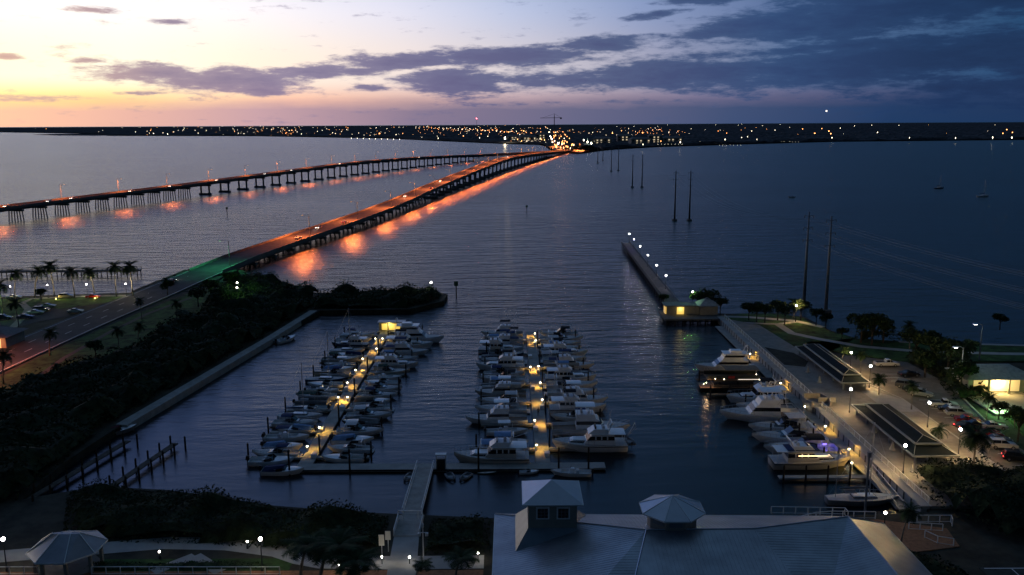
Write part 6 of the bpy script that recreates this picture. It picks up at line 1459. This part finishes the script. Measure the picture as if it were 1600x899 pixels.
for k, (px, py, i, w_) in enumerate(((806, 220, 0, 'pale low building on the marina shore under the far bridge end'), (826, 221, 0, 'wide lit building beside the far marina'), (846, 220, 1, 'tall lit block beside the crane'), (1002, 226, 0, 'pale waterfront building past the bridge end'), (1024, 224, 1, 'taller waterfront block past the bridge end'), (1052, 224, 0, 'low lit building by the string of far dock lights'), (940, 225, 0, 'lit building beside the bright lamps past the bridge end'), (975, 224, 1, 'block between bridge end and waterfront building'))):
    gx, gy = G(px, py, 2); HB[i].put((gx, gy, 1.2), rnd.uniform(-.2, .2), 2.2, label=w_, group='town buildings at the far bridge foot', cat='building')
# crane and mast
gx, gy = G(866, 214, 2)
cr = thing('tower_crane', 'thin tower crane standing over the far bridge end', 'crane', (gx, gy, 1)); 
MB().box(-1.6, 1.6, -1.6, 1.6, 0, 88).build('tower', darkm, cr); MB().tube([(-62, 0, 83), (34, 0, 84)], 1.3, 4).build('jib', darkm, cr); MB().tube([(0, 0, 88), (0, 0, 102)], [1.6, .5], 4).tube([(0, 0, 101), (-50, 0, 84)], .4, 3).tube([(0, 0, 101), (28, 0, 85)], .4, 3).build('apex', darkm, cr); MB().box(25, 33, -2, 2, 78, 83).build('counterweight', concb, cr)
gx, gy = G(745, 206, 2); dd = gy
am = thing('radio_mast', 'thin radio mast with red light on the far shore', 'mast', (gx, gy, 1)); zt = 60 + (196 - 188.5) / 1375 * dd * 1.0
MB().tube([(0, 0, 0), (0, 0, zt)], [1.6, .9], 4).build('mast', darkm, am); MB().ball((0, 0, zt + 2.4), 3.2, n=6).build('beacon', e_far_r, am)
# glow lamps lighting the bridge foot
for k, (px, py, pw_, c) in enumerate(((868, 231, 600000, (1, .25, .05)), (882, 235, 600000, (1, .25, .05)), (896, 236, 600000, (1, .25, .05)), (906, 237, 700000, (1, .25, .05)), (862, 225, 500000, (1, .9, .6)), (918, 227, 100000, (.8, 1, .8)))):
    gx, gy = G(px, py, 0); t = thing('flood_mast', 'flood mast lighting the far bridge foot, %s from the bridge' % ORD[k], 'flood mast', (gx, gy, 1), 0, 'flood masts at the far bridge foot')
    MB().tube([(0, 0, 0), (0, 0, 17)], .3, 5).build('pole', darkm, t); MB().box(-1.2, 1.2, -.5, .5, 17, 17.8).build('lamp_head', darkm, t); light(t, 16, pw_, c, 1.0, 100, blend=.2)
gx, gy = G(789, 224.5, 0); t = thing('flood_mast', 'single bright mast throwing a streak on the water left of the far bridge end', 'flood mast', (gx, gy, 1)); MB().tube([(0, 0, 0), (0, 0, 15)], .3, 5).build('pole', darkm, t); MB().ball((0, 0, 16.8), 1.6, n=8).build('lamp_globe', e_far_b, t); light(t, 20, 25000, (1, .8, .45), 1.6)
mb = MB(); mb.slab([far_pt(x, y, 1.2)[:2] for x, y in ((864, 234), (908, 238.6), (914, 236), (892, 222), (868, 214), (862, 222))], 1.2, 1.5); struct('far_road_apron', mb, mat('far_paving', (.22, .2, .18), .9))
for k, (px, py, s_) in enumerate(((884, 238, 1.5), (889, 238.6, 1.8), (894, 238.6, 1.5), (899, 238.8, 2.0), (904, 238.6, 1.6), (908, 238.4, 2.1), (914, 237.6, 2.2), (920, 237, 2.0), (926, 236, 2.0), (897, 235.5, 1.6), (905, 234, 1.7))):
    gx, gy = G(px, py, 1.2); TR[k % 3].put((gx, gy + 6, 1.2), k, s_, label='shore tree at the far bridge foot, %s counted from the bridge' % ORD[k], group='trees at the far bridge foot', cat='tree')
# planet over the horizon
mb = MB(); mb.ball((0, 0, 0), 26, n=10); o = mb.build('aircraft_light', em('sky_light', (1, .9, .75), 3, 'NONE'), loc=(483 / 1350 * 30000, 30000, 60 + (194 - 177) / 1372 * 30000)); tag(o, 'single bright point of light hanging above the dark horizon', 'sky light')
if LONG: print('LABELS', len(LONG), LONG[:20])
